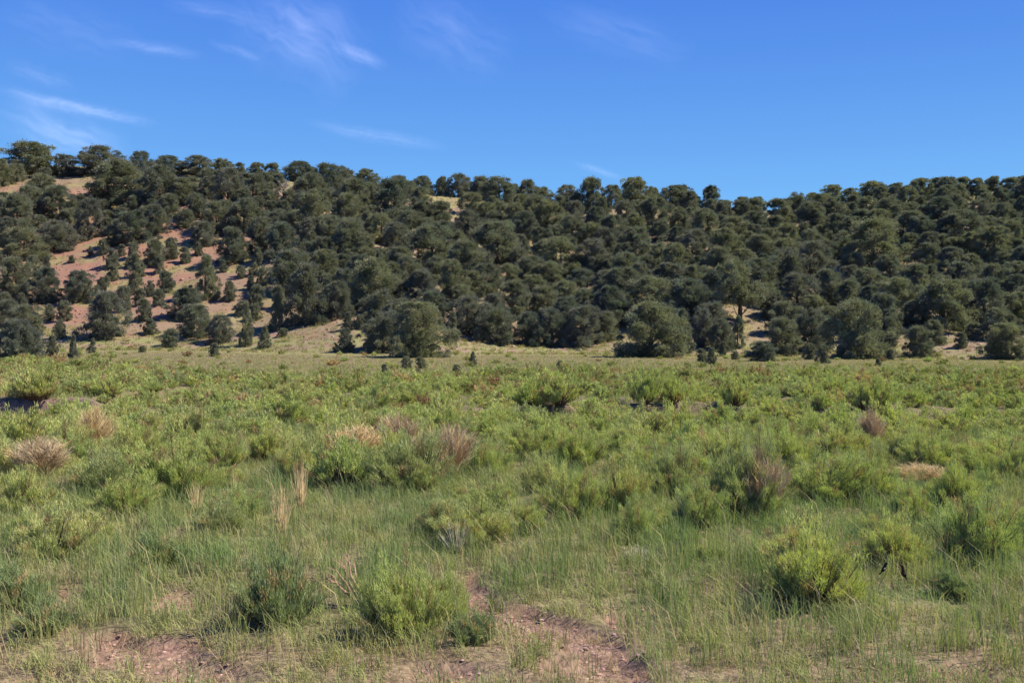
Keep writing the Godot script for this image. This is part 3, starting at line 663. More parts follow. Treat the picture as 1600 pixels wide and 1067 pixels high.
# ---------------------------------------------------------------- evergreens
# A crown in a unit box: 1 wide, 1 high. Needle tufts sit on boughs spread through the crown.
func crown_mesh(kind: int, leaf: Color, boughs: int, tufts: int) -> Dictionary:
	var centres := []
	var low := 0.3 if kind == 2 else 0.0
	var turn := rng.randf() * TAU
	var waist := rng.randf_range(0.14, 0.36)      # height at which a domed crown is widest
	var ragged := rng.randf_range(0.18, 0.4)
	var lean := Vector2.from_angle(rng.randf() * TAU) * rng.randf_range(0.0, 0.16)
	for b in boughs:
		var v := low + (0.97 - low) * pow(rng.randf(), 1.3)
		var a := rng.randf() * TAU
		var r := 0.0
		if kind == 1:
			r = 0.46 * pow(1.02 - v, 0.85) * minf(1.0, 0.55 + v * 4)
		else:
			var q := (v - waist) / (1.0 - waist) if v > waist else (v - waist) / (waist + (0.35 if kind != 2 else 0.0))
			r = 0.46 * sqrt(maxf(0.0, 1 - q * q))
		r *= 1.0 + ragged * sin(a * 3 + turn + v * 5) + 0.6 * ragged * sin(a * 5 - v * 9 + turn) + (0.8 * ragged * sin(a * 2 - turn * 2 + v * 11) if kind > 1 else 0.0)
		var out := sqrt(rng.randf_range(0.2, 1.08))
		var br := rng.randf_range(0.045, 0.115) * (0.8 if kind == 1 else 1.0)
		centres.append([Vector3(cos(a) * r * out + lean.x * v, minf(v, 1.0 - br), sin(a) * r * out + lean.y * v), br, Vector3(cos(a) * 0.8, 1.0, sin(a) * 0.8)])
	var wide := 0.0
	for c in centres:
		wide = maxf(wide, Vector2(c[0].x, c[0].z).length() + c[1] * 0.8)
	var fit := (0.54 if kind == 1 else 0.64) / wide
	begin()
	var ends := []
	for c in centres:
		var p: Vector3 = c[0] * Vector3(fit, 1, fit)
		var br: float = c[1]
		ends.append(p)
		var shade := vary(leaf, 0.2)
		for k in tufts:
			var dir := any_direction()
			if dir.y < -0.2 and rng.randf() < 0.6:
				dir.y = -dir.y
			var at := p + dir * br * Vector3(fit, 0.95, fit) * (pow(rng.randf(), 0.3) if k % 7 else rng.randf_range(0.9, 1.7))
			var grow: Vector3 = (dir + c[2] * 0.7 + any_direction() * 0.4).normalized()
			var side := grow.cross(any_direction()).normalized()
			var l := rng.randf_range(0.02, 0.04)
			var w := rng.randf_range(0.0045, 0.0085)
			var col := vary(shade, 0.09)
			tri(at + side * w, at - side * w, at + grow * l, col)
			if k % 2 == 0:
				var s2 := grow.cross(side)
				tri(at + s2 * w, at - s2 * w, at + (grow + side * 0.5) * l * 0.9, col)
	return {"mesh": finish(), "ends": ends}


func trunk_mesh(kind: int, ends: Array, bark: Color, limbs: int) -> ArrayMesh:
	begin()
	var lean := Vector3(rng.randf_range(-0.06, 0.06), 0, rng.randf_range(-0.06, 0.06))
	var top := 0.86 if kind == 1 or kind == 2 else 0.7
	var pts := []
	var rad := []
	for i in 7:
		var f := i / 6.0
		pts.append(Vector3(0, -0.06 + f * (top + 0.06), 0) + lean * sin(f * 3.0))
		rad.append(0.034 * (1.25 - f) + 0.004)
	tube(pts, rad, 7, bark)
	for i in mini(limbs, ends.size()):
		var e: Vector3 = ends[i]
		var up := clampf(e.y - 0.12 - 0.3 * Vector2(e.x, e.z).length(), 0.04, top * 0.93)
		var root := Vector3(0, up, 0) + lean * sin((up + 0.06) / (top + 0.06) * 3.0)
		var mid := root.lerp(e, 0.5) + Vector3(0, -0.03, 0) + any_direction() * 0.02
		tube([root, mid, e], [0.013, 0.009, 0.003], 5, bark)
	return finish()


func dead_tree_mesh(bark: Color) -> Array:
	begin()
	var forks := []
	var pts := [Vector3(0, -0.06, 0), Vector3(0.03, 0.2, 0.0), Vector3(-0.02, 0.42, 0.03), Vector3(0.05, 0.7, 0)]
	tube(pts, [0.045, 0.036, 0.024, 0.008], 7, bark)
	var trunk := finish()
	begin()
	for i in 26:
		var f := rng.randf_range(0.15, 0.95)
		var root: Vector3 = (pts[0] as Vector3).lerp(pts[3], f)
		var a := rng.randf() * TAU
		var out := Vector3(cos(a), rng.randf_range(0.3, 1.1), sin(a)).normalized()
		var l := rng.randf_range(0.25, 0.52)
		var mid := root + out * l * 0.5 + any_direction() * 0.04
		var e := root + out * l
		e.x = clampf(e.x, -0.5, 0.5)
		e.y = minf(e.y, 1.0)
		tube([root, mid, e], [0.014, 0.009, 0.002], 5, bark)
		for k in 5:
			var s := root.lerp(e, rng.randf_range(0.4, 1.0))
			var t := s + (out + any_direction() * 0.9).normalized() * rng.randf_range(0.06, 0.16)
			tube([s, t], [0.005, 0.0015], 4, bark)
	return [trunk, finish()]


func ordinal(n: int) -> String:
	var words := ["first", "second", "third", "fourth", "fifth", "sixth", "seventh", "eighth", "ninth", "tenth", "eleventh", "twelfth", "thirteenth", "fourteenth", "fifteenth", "sixteenth", "seventeenth", "eighteenth", "nineteenth", "twentieth"]
	if n < 20:
		return words[n]
	return "%dth" % (n + 1) if (n + 1) % 10 > 3 or (n + 1) % 100 in [11, 12, 13] or (n + 1) % 10 == 0 else "%d%s" % [n + 1, ["", "st", "nd", "rd"][(n + 1) % 10]]


func third(x: float, d: float) -> String:
	var s := x / d
	return "left" if s < -0.17 else "middle" if s < 0.17 else "right"


func build_trees() -> void:
	var greens := [Color(0.184, 0.192, 0.158), Color(0.205, 0.212, 0.164), Color(0.158, 0.174, 0.152), Color(0.226, 0.230, 0.164), Color(0.190, 0.192, 0.170)]
	var bark := Color(0.10, 0.078, 0.06)
	var kinds := {}
	for k in [0, 1, 2, 3]:
		kinds[k] = []
		var many: int = [7, 6, 2, 8][k]
		for i in many:
			var c := crown_mesh(k, greens[(i + k) % 5], [165, 100, 95, 145][k] + rng.randi() % 30, 190)
			var t := trunk_mesh(k, c.ends, bark, 16)
			var root := Node3D.new()
			root.name = "evergreen_tree"
			part("trunk", t, wood_mat, root)
			part("crown", c.mesh, leaf_mat, root)
			kinds[k].append(root)
	var dm := dead_tree_mesh(Color(0.25, 0.22, 0.20))
	var dead := Node3D.new()
	dead.name = "dead_tree"
	part("trunk", dm[0], wood_mat, dead)
	part("branches", dm[1], wood_mat, dead)
	# the 300 that show largest stand one by one; the rest of the wood is one mass
	var order := []
	for i in TREES.size():
		var t: Array = TREES[i]
		var seen := absf(t[0] / t[1]) < 0.535
		order.append([(t[2] * t[3] / (t[1] * t[1]) if seen else 0.0) + (9.0 if t.size() > 5 else 0.0), i])
	order.sort_custom(func(a, b): return a[0] > b[0])
	var single := []
	var rest := []
	for k in order.size():
		(single if k < 300 else rest).append(TREES[order[k][1]])
	# where each one stands among its neighbours, for its label
	var rows := {}
	for t in single:
		if t.size() > 5:
			continue
		var s := slope_at(t[0] / SCALE, -t[1] / SCALE)
		var row := "along the skyline" if s > 0.9 else "in the row under the skyline" if s > 0.72 else "on the upper slope" if s > 0.54 else "on the middle slope" if s > 0.34 else "on the lower slope" if s > 0.13 else "at the hill foot"
		var size: String = "small" if t[2] < 2.6 else "large" if t[2] > 4.3 else "mid-sized"
		var form: String = ["domed", "conical", "open", "rounded", "bare"][t[4]]
		var key := "%s %s evergreen from the left %s, %s third" % [size, form, row, third(t[0], -t[1])]
		if not rows.has(key):
			rows[key] = []
		rows[key].append(t)
	var label_of := {}
	for key in rows:
		rows[key].sort_custom(func(a, b): return a[0] / -a[1] < b[0] / -b[1])
		for i in rows[key].size():
			var only: bool = rows[key].size() == 1
			label_of[rows[key][i]] = ("only " + key.replace(" from the left", "")) if only else ordinal(i) + " " + key
	for t in single:
		var proto: Node3D = dead if t[4] == 4 else kinds[t[4]][rng.randi() % kinds[t[4]].size()]
		var o: Node3D = proto.duplicate()
		o.name = numbered(proto.name)
		add_child(o)
		plant(o, t)
		tag(o, t[5] if t.size() > 5 else label_of[t], "tree", "dead trees on the hill" if t[4] == 4 else "evergreens on the hill")
	var wood := Node3D.new()
	wood.name = "distant_evergreens"
	add_child(wood)
	tag(wood, "smaller evergreens crowded between the larger ones on the hillside", "woodland", "", "stuff")
	var sets := [[], [], []]
	for t in rest:
		var o := Node3D.new()
		plant(o, t)
		sets[rng.randi() % 3].append(o.transform)
		o.free()
	for i in 3:
		for what in 2:
			var src: MeshInstance3D = kinds[[0, 3, 3][i]][i + 1].get_child(what)
			many("trunks" if what == 0 else "crowns", src.mesh, src.material_override, sets[i], [], wood)
	for k in kinds:
		for p in kinds[k]:
			p.free()
	dead.free()


func plant(o: Node3D, t: Array) -> void:
	o.position = Vector3(t[0], height(t[0], t[1]) - 0.04 * t[2], t[1])
	o.rotation.y = rng.randf() * TAU
	o.scale = Vector3(t[3] * (1.0 if t[4] == 1 else 1.12), t[2] * (1.1 if t[4] == 1 or t[4] == 2 else 1.06), t[3] * (1.0 if t[4] == 1 else 1.12))


func many(called: String, mesh: Mesh, mat: Material, places: Array, colours: Array, parent: Node) -> MultiMeshInstance3D:
	var mm := MultiMesh.new()
	mm.transform_format = MultiMesh.TRANSFORM_3D
	mm.use_colors = not colours.is_empty()
	mm.mesh = mesh
	mm.instance_count = places.size()
	for i in places.size():
		mm.set_instance_transform(i, places[i])
		if mm.use_colors:
			mm.set_instance_color(i, colours[i])
	var o := MultiMeshInstance3D.new()
	o.name = called
	o.multimesh = mm
	o.material_override = mat
	parent.add_child(o, true)
	return o


# ---------------------------------------------------------------- shrubs
# A broom-like shrub, 1 wide and 1 high: woody stems fan out from the base and carry thin upright leaves.
func shrub_meshes(stems: int, leaves: int, l0: float, w0: float, leaf: Color, wood: Color, bare := 0.42) -> Array:
	var stem_v := PackedVector3Array()
	var stem_c := PackedColorArray()
	begin()
	var lump := rng.randf() * TAU
	var bias := Vector2.from_angle(rng.randf() * TAU) * rng.randf_range(0.03, 0.16)
	for s in stems:
		var a := rng.randf() * TAU
		var tilt := pow(rng.randf(), 0.6) * 1.42
		var reach := rng.randf_range(0.62, 1.06) * (1.0 + 0.2 * sin(a * 2 + lump) + 0.16 * sin(a * 5 + lump * 2 + tilt * 4))
		var e := Vector3(sin(tilt) * cos(a) * 0.5, 0.16 + cos(tilt) * 0.8, sin(tilt) * sin(a) * 0.5) * reach
		e += Vector3(bias.x, 0, bias.y) * e.y
		var b := Vector3(cos(a), 0, sin(a)) * 0.07 * rng.randf() + Vector3(0, -0.03, 0)
		var m := b.lerp(e, 0.5) + Vector3(cos(a) * sin(tilt) * 0.07, -0.02, sin(a) * sin(tilt) * 0.07)
		var col := vary(wood, 0.2)
		var keepV := V
		var keepC := C
		V = stem_v
		C = stem_c
		tube([b, m, e.lerp(m, 0.15)], [0.009, 0.006, 0.002], 3, col)
		stem_v = V
		stem_c = C
		V = keepV
		C = keepC
		var shade := vary(leaf, 0.16)
		var gone := rng.randf() < 0.11
		if gone:
			shade = vary(Color(0.34, 0.25, 0.15), 0.2)
		for k in leaves:
			var f := bare + (1 - bare) * pow(rng.randf(), 0.55)
			var p := b.lerp(m, f).lerp(m.lerp(e, f), f)
			p += any_direction() * 0.045
			var along := (e - m).normalized()
			var g := (along * 0.75 + Vector3(0, 0.55, 0) + any_direction() * 0.5).normalized()
			var side := g.cross(any_direction()).normalized()
			var l := l0 * rng.randf_range(0.6, 1.25)
			var w := w0 * rng.randf_range(0.7, 1.2)
			tri(p + side * w, p - side * w, p + g * l, vary(shade, 0.14))
	var foliage := finish()
	V = stem_v
	C = stem_c
	var st := finish()
	return [st, foliage]


func twig_mesh(stems: int, twigs: int, cols: Array, spread: float, thick: float) -> ArrayMesh:
	begin()
	for s in stems:
		var a := rng.randf() * TAU
		var tilt := pow(rng.randf(), 0.7) * spread
		var e := Vector3(sin(tilt) * cos(a) * 0.55, 0.1 + cos(tilt) * 0.88, sin(tilt) * sin(a) * 0.55) * rng.randf_range(0.65, 1.05)
		var b := Vector3(cos(a), -0.03, sin(a)) * 0.08 * rng.randf()
		var m := b.lerp(e, 0.5) + any_direction() * 0.03
		var col := vary(cols[rng.randi() % cols.size()], 0.2)
		tube([b, m, e], [thick * 1.6, thick, thick * 0.4], 3, col)
		for k in twigs:
			var p := m.lerp(e, rng.randf())
			var g := ((e - b).normalized() + any_direction() * 0.6).normalized() * rng.randf_range(0.1, 0.24)
			var side := g.cross(any_direction()).normalized() * thick * 0.8
			tri(p + side, p - side, p + g, vary(col, 0.15))
	return finish()


func grass_only(x: float, z: float) -> bool:   # openings in the meadow where only grass grows
	for q in [[-3.9, -13.4, 1.7, 0.9], [3.9, -11.6, 2.2, 1.3], [-0.3, -12.6, 1.6, 0.7], [5.9, -14.2, 1.0, 1.0]]:
		if pow((x - q[0]) / q[2], 2) + pow((z - q[1]) / q[3], 2) < 1:
			return true
	return false


func build_shrubs() -> void:
	var wood := Color(0.11, 0.085, 0.065)
	var tones := [Color(0.380, 0.420, 0.165), Color(0.405, 0.432, 0.170), Color(0.340, 0.392, 0.165), Color(0.415, 0.428, 0.190), Color(0.360, 0.406, 0.156), Color(0.315, 0.345, 0.175)]
	var near := []
	for i in 6:
		near.append(shrub_set(shrub_meshes(200, 110, 0.072, 0.0034, tones[i], wood, 0.56)))
	var blue := shrub_set(shrub_meshes(160, 80, 0.11, 0.0055, Color(0.215, 0.262, 0.135), wood, 0.2))
	var fan := shrub_set(shrub_meshes(120, 48, 0.1, 0.006, tones[2], Color(0.085, 0.07, 0.06), 0.72))
	var middle := []
	for i in 6:
		middle.append(shrub_set(shrub_meshes(90, 60, 0.11, 0.0075, tones[i], wood, 0.45)))
	var all := []
	for s in SHRUBS:
		var bank: bool = s[1] < -26.5 and s[1] > -32.0 and wash_depth(s[0]) > 0.4
		all.append([s[0], wash_line(s[0]) - 0.3 if bank else s[1], s[2] * (1.7 if bank else 1.0), s[3] * (1.25 if bank else 1.0), s[4], s[5]])
	# the rest of the meadow
	var d := 10.2
	while d < 101.0:
		var cell := 0.86 if d < 45 else 0.9
		var half := 0.56 * d + 5.0
		var x := -half
		while x < half:
			var px := x + rng.randf_range(-0.5, 0.5) * cell
			var pz := -(d + rng.randf_range(-0.5, 0.5) * cell)
			x += cell
			var t := slope_at(px / SCALE, -pz / SCALE)
			var thick := 0.7 + 0.6 * noise.get_noise_2d(px * 0.2, pz * 0.2 + 90)
			var edge := -0.12 - 0.26 * smoothstep(-46, -8, px) + 0.1 * smoothstep(38, 60, px)
			thick *= maxf(0.05, smoothstep(edge, edge - 0.14, t + 0.12 * noise.get_noise_2d(px * 0.15, pz * 0.15))) * smoothstep(0.03, 0.0, t)
			thick *= lerpf(0.3, 1.0, smoothstep(-10.8, -15.0, pz + 1.5 * noise.get_noise_2d(px * 0.5, pz * 0.5 + 7)))
			var e := pz - wash_line(px)
			if e > -0.1 and e < (6.0 if px < -11.5 else 1.1) and wash_depth(px) > 0.4:
				thick = 0.0
			if rng.randf() > thick or grass_only(px, pz):
				continue
			var w := rng.randf_range(0.42, 1.0) * (1.0 + 0.35 * noise.get_noise_2d(px * 0.4 + 5, pz * 0.4))
			var clash := false
			if d < 38:
				for s in all:
					if Vector2(s[0] - px, s[1] - pz).length() < (s[3] + w) * 0.36:
						clash = true
						break
				for s in DRY:
					if Vector2(s[0] - px, s[1] - pz).length() < (s[3] + w) * 0.45:
						clash = true
			if clash:
				continue
			var tall := rng.randf_range(0.4, 0.66)
			if t > edge - 0.07:
				w *= 0.75
			if pz > -15.0:
				w *= 0.72
			if e > 0 and e < (7.0 if px < -11 else 4.5) and wash_depth(px) > 0.4:   # grazed low along the wash
				w *= 0.62
			all.append([px, pz, w * tall, w, "g", ""])
		d += cell
	var order := []
	for i in all.size():
		var s: Array = all[i]
		var seen := absf(s[0] / s[1]) < 0.54
		order.append([(s[2] * s[3] / (s[1] * s[1]) if seen else 0.0) + (1.0 if i < SHRUBS.size() else 0.0), i])
	order.sort_custom(func(a, b): return a[0] > b[0])
	var single := []
	var rest := []
	for k in order.size():
		(single if k < 300 else rest).append(all[order[k][1]])
	var rows := {}
	for s in single:
		if s[5] != "":
			continue
		var e: float = s[1] - wash_line(s[0])
		var row := "beyond the wash" if e < -1.6 else "on the bank of the wash" if e < 2.2 else "just before the wash" if s[1] < -22.5 else "in the middle meadow" if s[1] < -18 else "in the near meadow" if s[1] < -14.5 else "at the edge of the near grass"
		var size: String = "small" if s[3] < 0.62 else "large" if s[3] > 0.86 else "mid-sized"
		var key := "%s green shrub from the left %s, %s third" % [size, row, third(s[0], -s[1])]
		if not rows.has(key):
			rows[key] = []
		rows[key].append(s)
	for key in rows:
		rows[key].sort_custom(func(a, b): return a[0] / -a[1] < b[0] / -b[1])
		for i in rows[key].size():
			rows[key][i][5] = ("only " + key.replace(" from the left", "")) if rows[key].size() == 1 else ordinal(i) + " " + key
	for s in single:
		var proto: Node3D = near[1] if s[5].contains("glowing") else blue if s[4] == "b" else fan if s[4] == "w" else near[rng.randi() % 6] if s[1] > -19 else middle[rng.randi() % 6]
		var o: Node3D = proto.duplicate()
		o.name = numbered("meadow_shrub")
		add_child(o)
		o.position = Vector3(s[0], height(s[0], s[1]) - 0.01, s[1])
		o.rotation.y = rng.randf() * TAU
		o.scale = Vector3(s[3] * 1.1, s[2] * 1.12, s[3] * 1.1)
		tag(o, s[5], "shrub", "green shrubs of the meadow")
	var far := Node3D.new()
	far.name = "far_shrubs"
	add_child(far)
	tag(far, "countless low green shrubs filling the far meadow up to the hill", "shrubs", "", "stuff")
	var protos := []
	for i in 5:
		var m := shrub_meshes(40, 38, 0.16, 0.015, tones[i], wood, 0.4)
		protos.append(m)
	var places := [[], [], [], [], []]
	var tints := [[], [], [], [], []]
	for s in rest:
		var i := rng.randi() % 5
		var b := Basis(Vector3.UP, rng.randf() * TAU) * Basis.from_scale(Vector3(s[3], s[2], s[3]) * 1.1)
		places[i].append(Transform3D(b, Vector3(s[0], height(s[0], s[1]) - 0.02, s[1])))
		var k := rng.randf_range(0.62, 1.18)
		var dull := rng.randf() < 0.12
		tints[i].append(Color(k * (1.15 if dull else 1.0), k * (0.8 if dull else 1.0), k * (1.1 if dull else 1.0)))
	for i in 5:
		many("stems", protos[i][0], wood_mat, places[i], [], far)
		many("foliage", protos[i][1], shrub_mat, places[i], tints[i], far)
	for p in near + middle + [blue, fan]:
		p.free()


func shrub_set(m: Array) -> Node3D:
	var root := Node3D.new()
	root.name = "meadow_shrub"
	part("stems", m[0], wood_mat, root)
	part("foliage", m[1], shrub_mat, root)
	return root


func build_dry() -> void:
	var grey := [Color(0.46, 0.37, 0.24), Color(0.36, 0.29, 0.19), Color(0.53, 0.43, 0.29), Color(0.46, 0.32, 0.18)]
	var tan_ := [Color(0.54, 0.41, 0.21), Color(0.47, 0.37, 0.20), Color(0.58, 0.46, 0.27)]
	for s in DRY:
		var m: ArrayMesh
		var called := "dead_bush"
		var cat := "bush"
		var by := "dead bushes in the meadow"
		match s[4]:
			"n":
				m = twig_mesh(150, 44, grey, 0.95, 0.003)
			"o":
				m = twig_mesh(170, 44, tan_, 1.1, 0.0028)
			"s":
				m = twig_mesh(46, 1, [Color(0.46, 0.36, 0.21), Color(0.40, 0.30, 0.17)], 0.75, 0.0045)
			_:
				m = twig_mesh(90, 1, [Color(0.50, 0.46, 0.36), Color(0.40, 0.38, 0.29)], 1.2, 0.005)
		if s[4] == "s" or s[4] == "p":
			called = "dry_grass_tuft"
			cat = "grass tuft"
			by = "dry tufts in the pasture"
		var o := part(numbered(called), m, wood_mat, self)
		o.position = Vector3(s[0], height(s[0], s[1]) - 0.01, s[1])
		var bigger := 1.25 if called == "dead_bush" else 1.0
		o.scale = Vector3(s[3] * bigger, s[2] * 1.1 * bigger, s[3] * bigger)
		tag(o, s[5], cat, by)


# ---------------------------------------------------------------- grass
func tuft_mesh(blades: int, spread: float, tall: float, wide: float, droop: float, mixed: float) -> ArrayMesh:
	begin()
	for i in blades:
		var a := rng.randf() * TAU
		var b := Vector3(cos(a), 0, sin(a)) * spread * sqrt(rng.randf())
		b.y = -0.02
		var h := tall * rng.randf_range(0.45, 1.1)
		var la := rng.randf() * TAU
		var bend := Vector3(cos(la), 0, sin(la)) * h * rng.randf_range(0.1, 1.0) * droop
		var mid := b + Vector3(0, h * 0.6, 0) + bend * 0.35
		var tip := b + Vector3(0, h * (1.0 - droop * 0.25), 0) + bend
		var side := Vector3(-sin(la + 0.6), 0, cos(la + 0.6)) * wide * rng.randf_range(0.6, 1.2)
		var col := vary(Color(1, 1, 1), 0.2)
		if rng.randf() < mixed:
			col = Color(2.1, 1.35, 1.8)
		tri(b - side, mid - side * 0.8, b + side, col)
		tri(b + side, mid - side * 0.8, mid + side * 0.8, col)
		tri(mid - side * 0.8, tip, mid + side * 0.8, col)
	return finish()


func build_grass() -> void:
	var green := Node3D.new()
	green.name = "green_grass"
	add_child(green)
	tag(green, "soft green and blue-green grass covering the near pasture", "grass", "", "stuff")
	var dry := Node3D.new()
	dry.name = "dry_grass"
	add_child(dry)
	tag(dry, "thin dry tan grass scattered over the near ground and trail", "grass", "", "stuff")
	var gm := [tuft_mesh(34, 0.10, 0.27, 0.0026, 0.8, 0.12), tuft_mesh(30, 0.09, 0.22, 0.0028, 1.15, 0.16), tuft_mesh(26, 0.12, 0.32, 0.0024, 0.7, 0.18)]
	var dmesh := [tuft_mesh(26, 0.11, 0.15, 0.0022, 1.5, 0.0), tuft_mesh(24, 0.14, 0.07, 0.0026, 3.6, 0.0)]
	var places := [[], [], []]
	var tints := [[], [], []]
	var dplaces := [[], []]
	var dtints := [[], []]
	var d := 5.2
	while d < 24.0:
		var step := 0.105 + 0.0035 * d
		var half := 0.55 * d + 1.6
		var x := -half
		while x < half:
			var px := x + rng.randf_range(-0.6, 0.6) * step
			var pz := -(d + rng.randf_range(-0.6, 0.6) * step)
			x += step
			var n := noise.get_noise_2d(px * 0.55 + 11, pz * 0.55)
			var n2 := noise.get_noise_2d(px * 1.7 + 50, pz * 1.7)
			var bare := bare_at(px, pz)
			# towards the road bank the grass thins out and turns dry
			var edge := smoothstep(-8.2, -6.0, pz + n * 1.5 + n2 * 0.8)
			if edge < 0.1 and px < -1.2:
				edge = maxf(edge, 0.4 * smoothstep(0.1, 0.5, n2))
			if px > 0.9:
				edge *= 0.55
			var want := (1 - smoothstep(0.12, 0.45, bare)) * (1 - 0.5 * edge) * clampf(0.75 + 1.1 * noise.get_noise_2d(px * 3.3, pz * 3.3), 0.3 if pz > -9.0 else 0.5, 1.0)
			var p := Vector3(px, height(px, pz), pz)
			var turn := Basis(Vector3.UP, rng.randf() * TAU)
			if rng.randf() < want:
				var i := rng.randi() % 3
				var k := rng.randf_range(0.55, 1.3) * (1.15 + 0.5 * n + 0.7 * n2) * (1 - 0.4 * edge)
				if pow((px - 3.4) / 0.45, 2) + pow((pz + 8.4) / 0.6, 2) < 1:   # grazed short round the birds
					k *= 0.4
				places[i].append(Transform3D(turn.scaled(Vector3(1, k, 1)), p))
				var lush := clampf(0.5 + n * 1.1 + (0.5 if grass_only(px, pz) else 0.0) - edge * 0.6, 0, 1)
				var c := Color(0.305, 0.318, 0.14).lerp(Color(0.20, 0.268, 0.115), lush)
				tints[i].append(vary(c, 0.16))
			if rng.randf() < 0.13 + 0.35 * smoothstep(0.05, 0.4, bare) + 0.6 * edge * (1 - 0.35 * smoothstep(0.3, 0.7, bare)) + 0.12 * smoothstep(0.1, 0.4, n2):
				var i := rng.randi() % 2
				dplaces[i].append(Transform3D(turn.scaled(Vector3.ONE * rng.randf_range(0.6, 1.25)), p))
				dtints[i].append(vary(Color(0.36, 0.28, 0.185), 0.3))
		d += step
	for i in 3:
		many("blades", gm[i], grass_mat, places[i], tints[i], green)
	for i in 2:
		many("blades", dmesh[i], grass_mat, dplaces[i], dtints[i], dry)
	# tall seeding stalks that stand above the grass
	var stalks := tuft_mesh(5, 0.16, 0.46, 0.0022, 0.55, 0.0)
	var kplaces := []
	var ktints := []
	for i in 3200:
		var pz := -rng.randf_range(6.6, 24.0)
		var px := rng.randf_range(-0.58, 0.58) * -pz
		if pow((px - 3.4) / 0.45, 2) + pow((pz + 8.4) / 0.6, 2) < 1 or bare_at(px, pz) > 0.2 or noise.get_noise_2d(px * 0.5 + 33, pz * 0.5) < -0.15:
			continue
		kplaces.append(Transform3D(Basis(Vector3.UP, rng.randf() * TAU).scaled(Vector3.ONE * rng.randf_range(0.6, 1.25)), Vector3(px, height(px, pz), pz)))
		ktints.append(vary(Color(0.46, 0.39, 0.24), 0.2))
	many("stalks", stalks, grass_mat, kplaces, ktints, dry)
	# between the shrubs of the meadow, as far as the hill
	var far := Node3D.new()
	far.name = "meadow_grass"
	add_child(far)
	tag(far, "yellowish grass between the shrubs of the meadow", "grass", "", "stuff")
	var fm := tuft_mesh(20, 0.22, 0.34, 0.009, 0.7, 0.12)
	var fplaces := []
	var ftints := []
	d = 23.5
	while d < 104.0:
		var step := 0.36 + 0.0035 * d
		var half := 0.55 * d + 5.0
		var x := -half
		while x < half:
			var px := x + rng.randf_range(-0.6, 0.6) * step
			var pz := -(d + rng.randf_range(-0.6, 0.6) * step)
			x += step
			var t := slope_at(px / SCALE, -pz / SCALE)
			if rng.randf() > smoothstep(0.08, -0.1, t):
				continue
			var e := pz - wash_line(px)
			if e > -0.2 and e < 2.2 and wash_depth(px) > 0.42:
				continue
			var n := noise.get_noise_2d(px * 0.13 + 60, pz * 0.2)
			fplaces.append(Transform3D(Basis(Vector3.UP, rng.randf() * TAU).scaled(Vector3.ONE * rng.randf_range(0.6, 1.15)), Vector3(px, height(px, pz), pz)))
			var apron := smoothstep(-0.4, -0.15, t)
			fplaces[-1] = fplaces[-1].scaled_local(Vector3(1, 1 - 0.55 * apron, 1))
			ftints.append(vary(Color(0.27, 0.31, 0.12).lerp(Color(0.44, 0.35, 0.18), maxf(smoothstep(0.2, 0.55, n), 0.45 * apron)), 0.18))
		d += step
	many("blades", fm, grass_mat, fplaces, ftints, far)


# ---------------------------------------------------------------- hill: bunch grass and stones
func stone_mesh() -> ArrayMesh:
	var st := SurfaceTool.new()
	var s := SphereMesh.new()
	s.radius = 0.5
	s.height = 0.8
	s.radial_segments = 7
	s.rings = 4
	st.create_from(s, 0)
	var arr := st.commit_to_arrays()
	var v: PackedVector3Array = arr[Mesh.ARRAY_VERTEX]
	begin()
	for k: int in arr[Mesh.ARRAY_INDEX]:
		var p := v[k]
		V.append(p * (1.0 + 0.45 * noise.get_noise_3d(p.x * 1.7, p.y * 1.7 + 4, p.z * 1.7)))
		C.append(Color.WHITE)
	return finish()


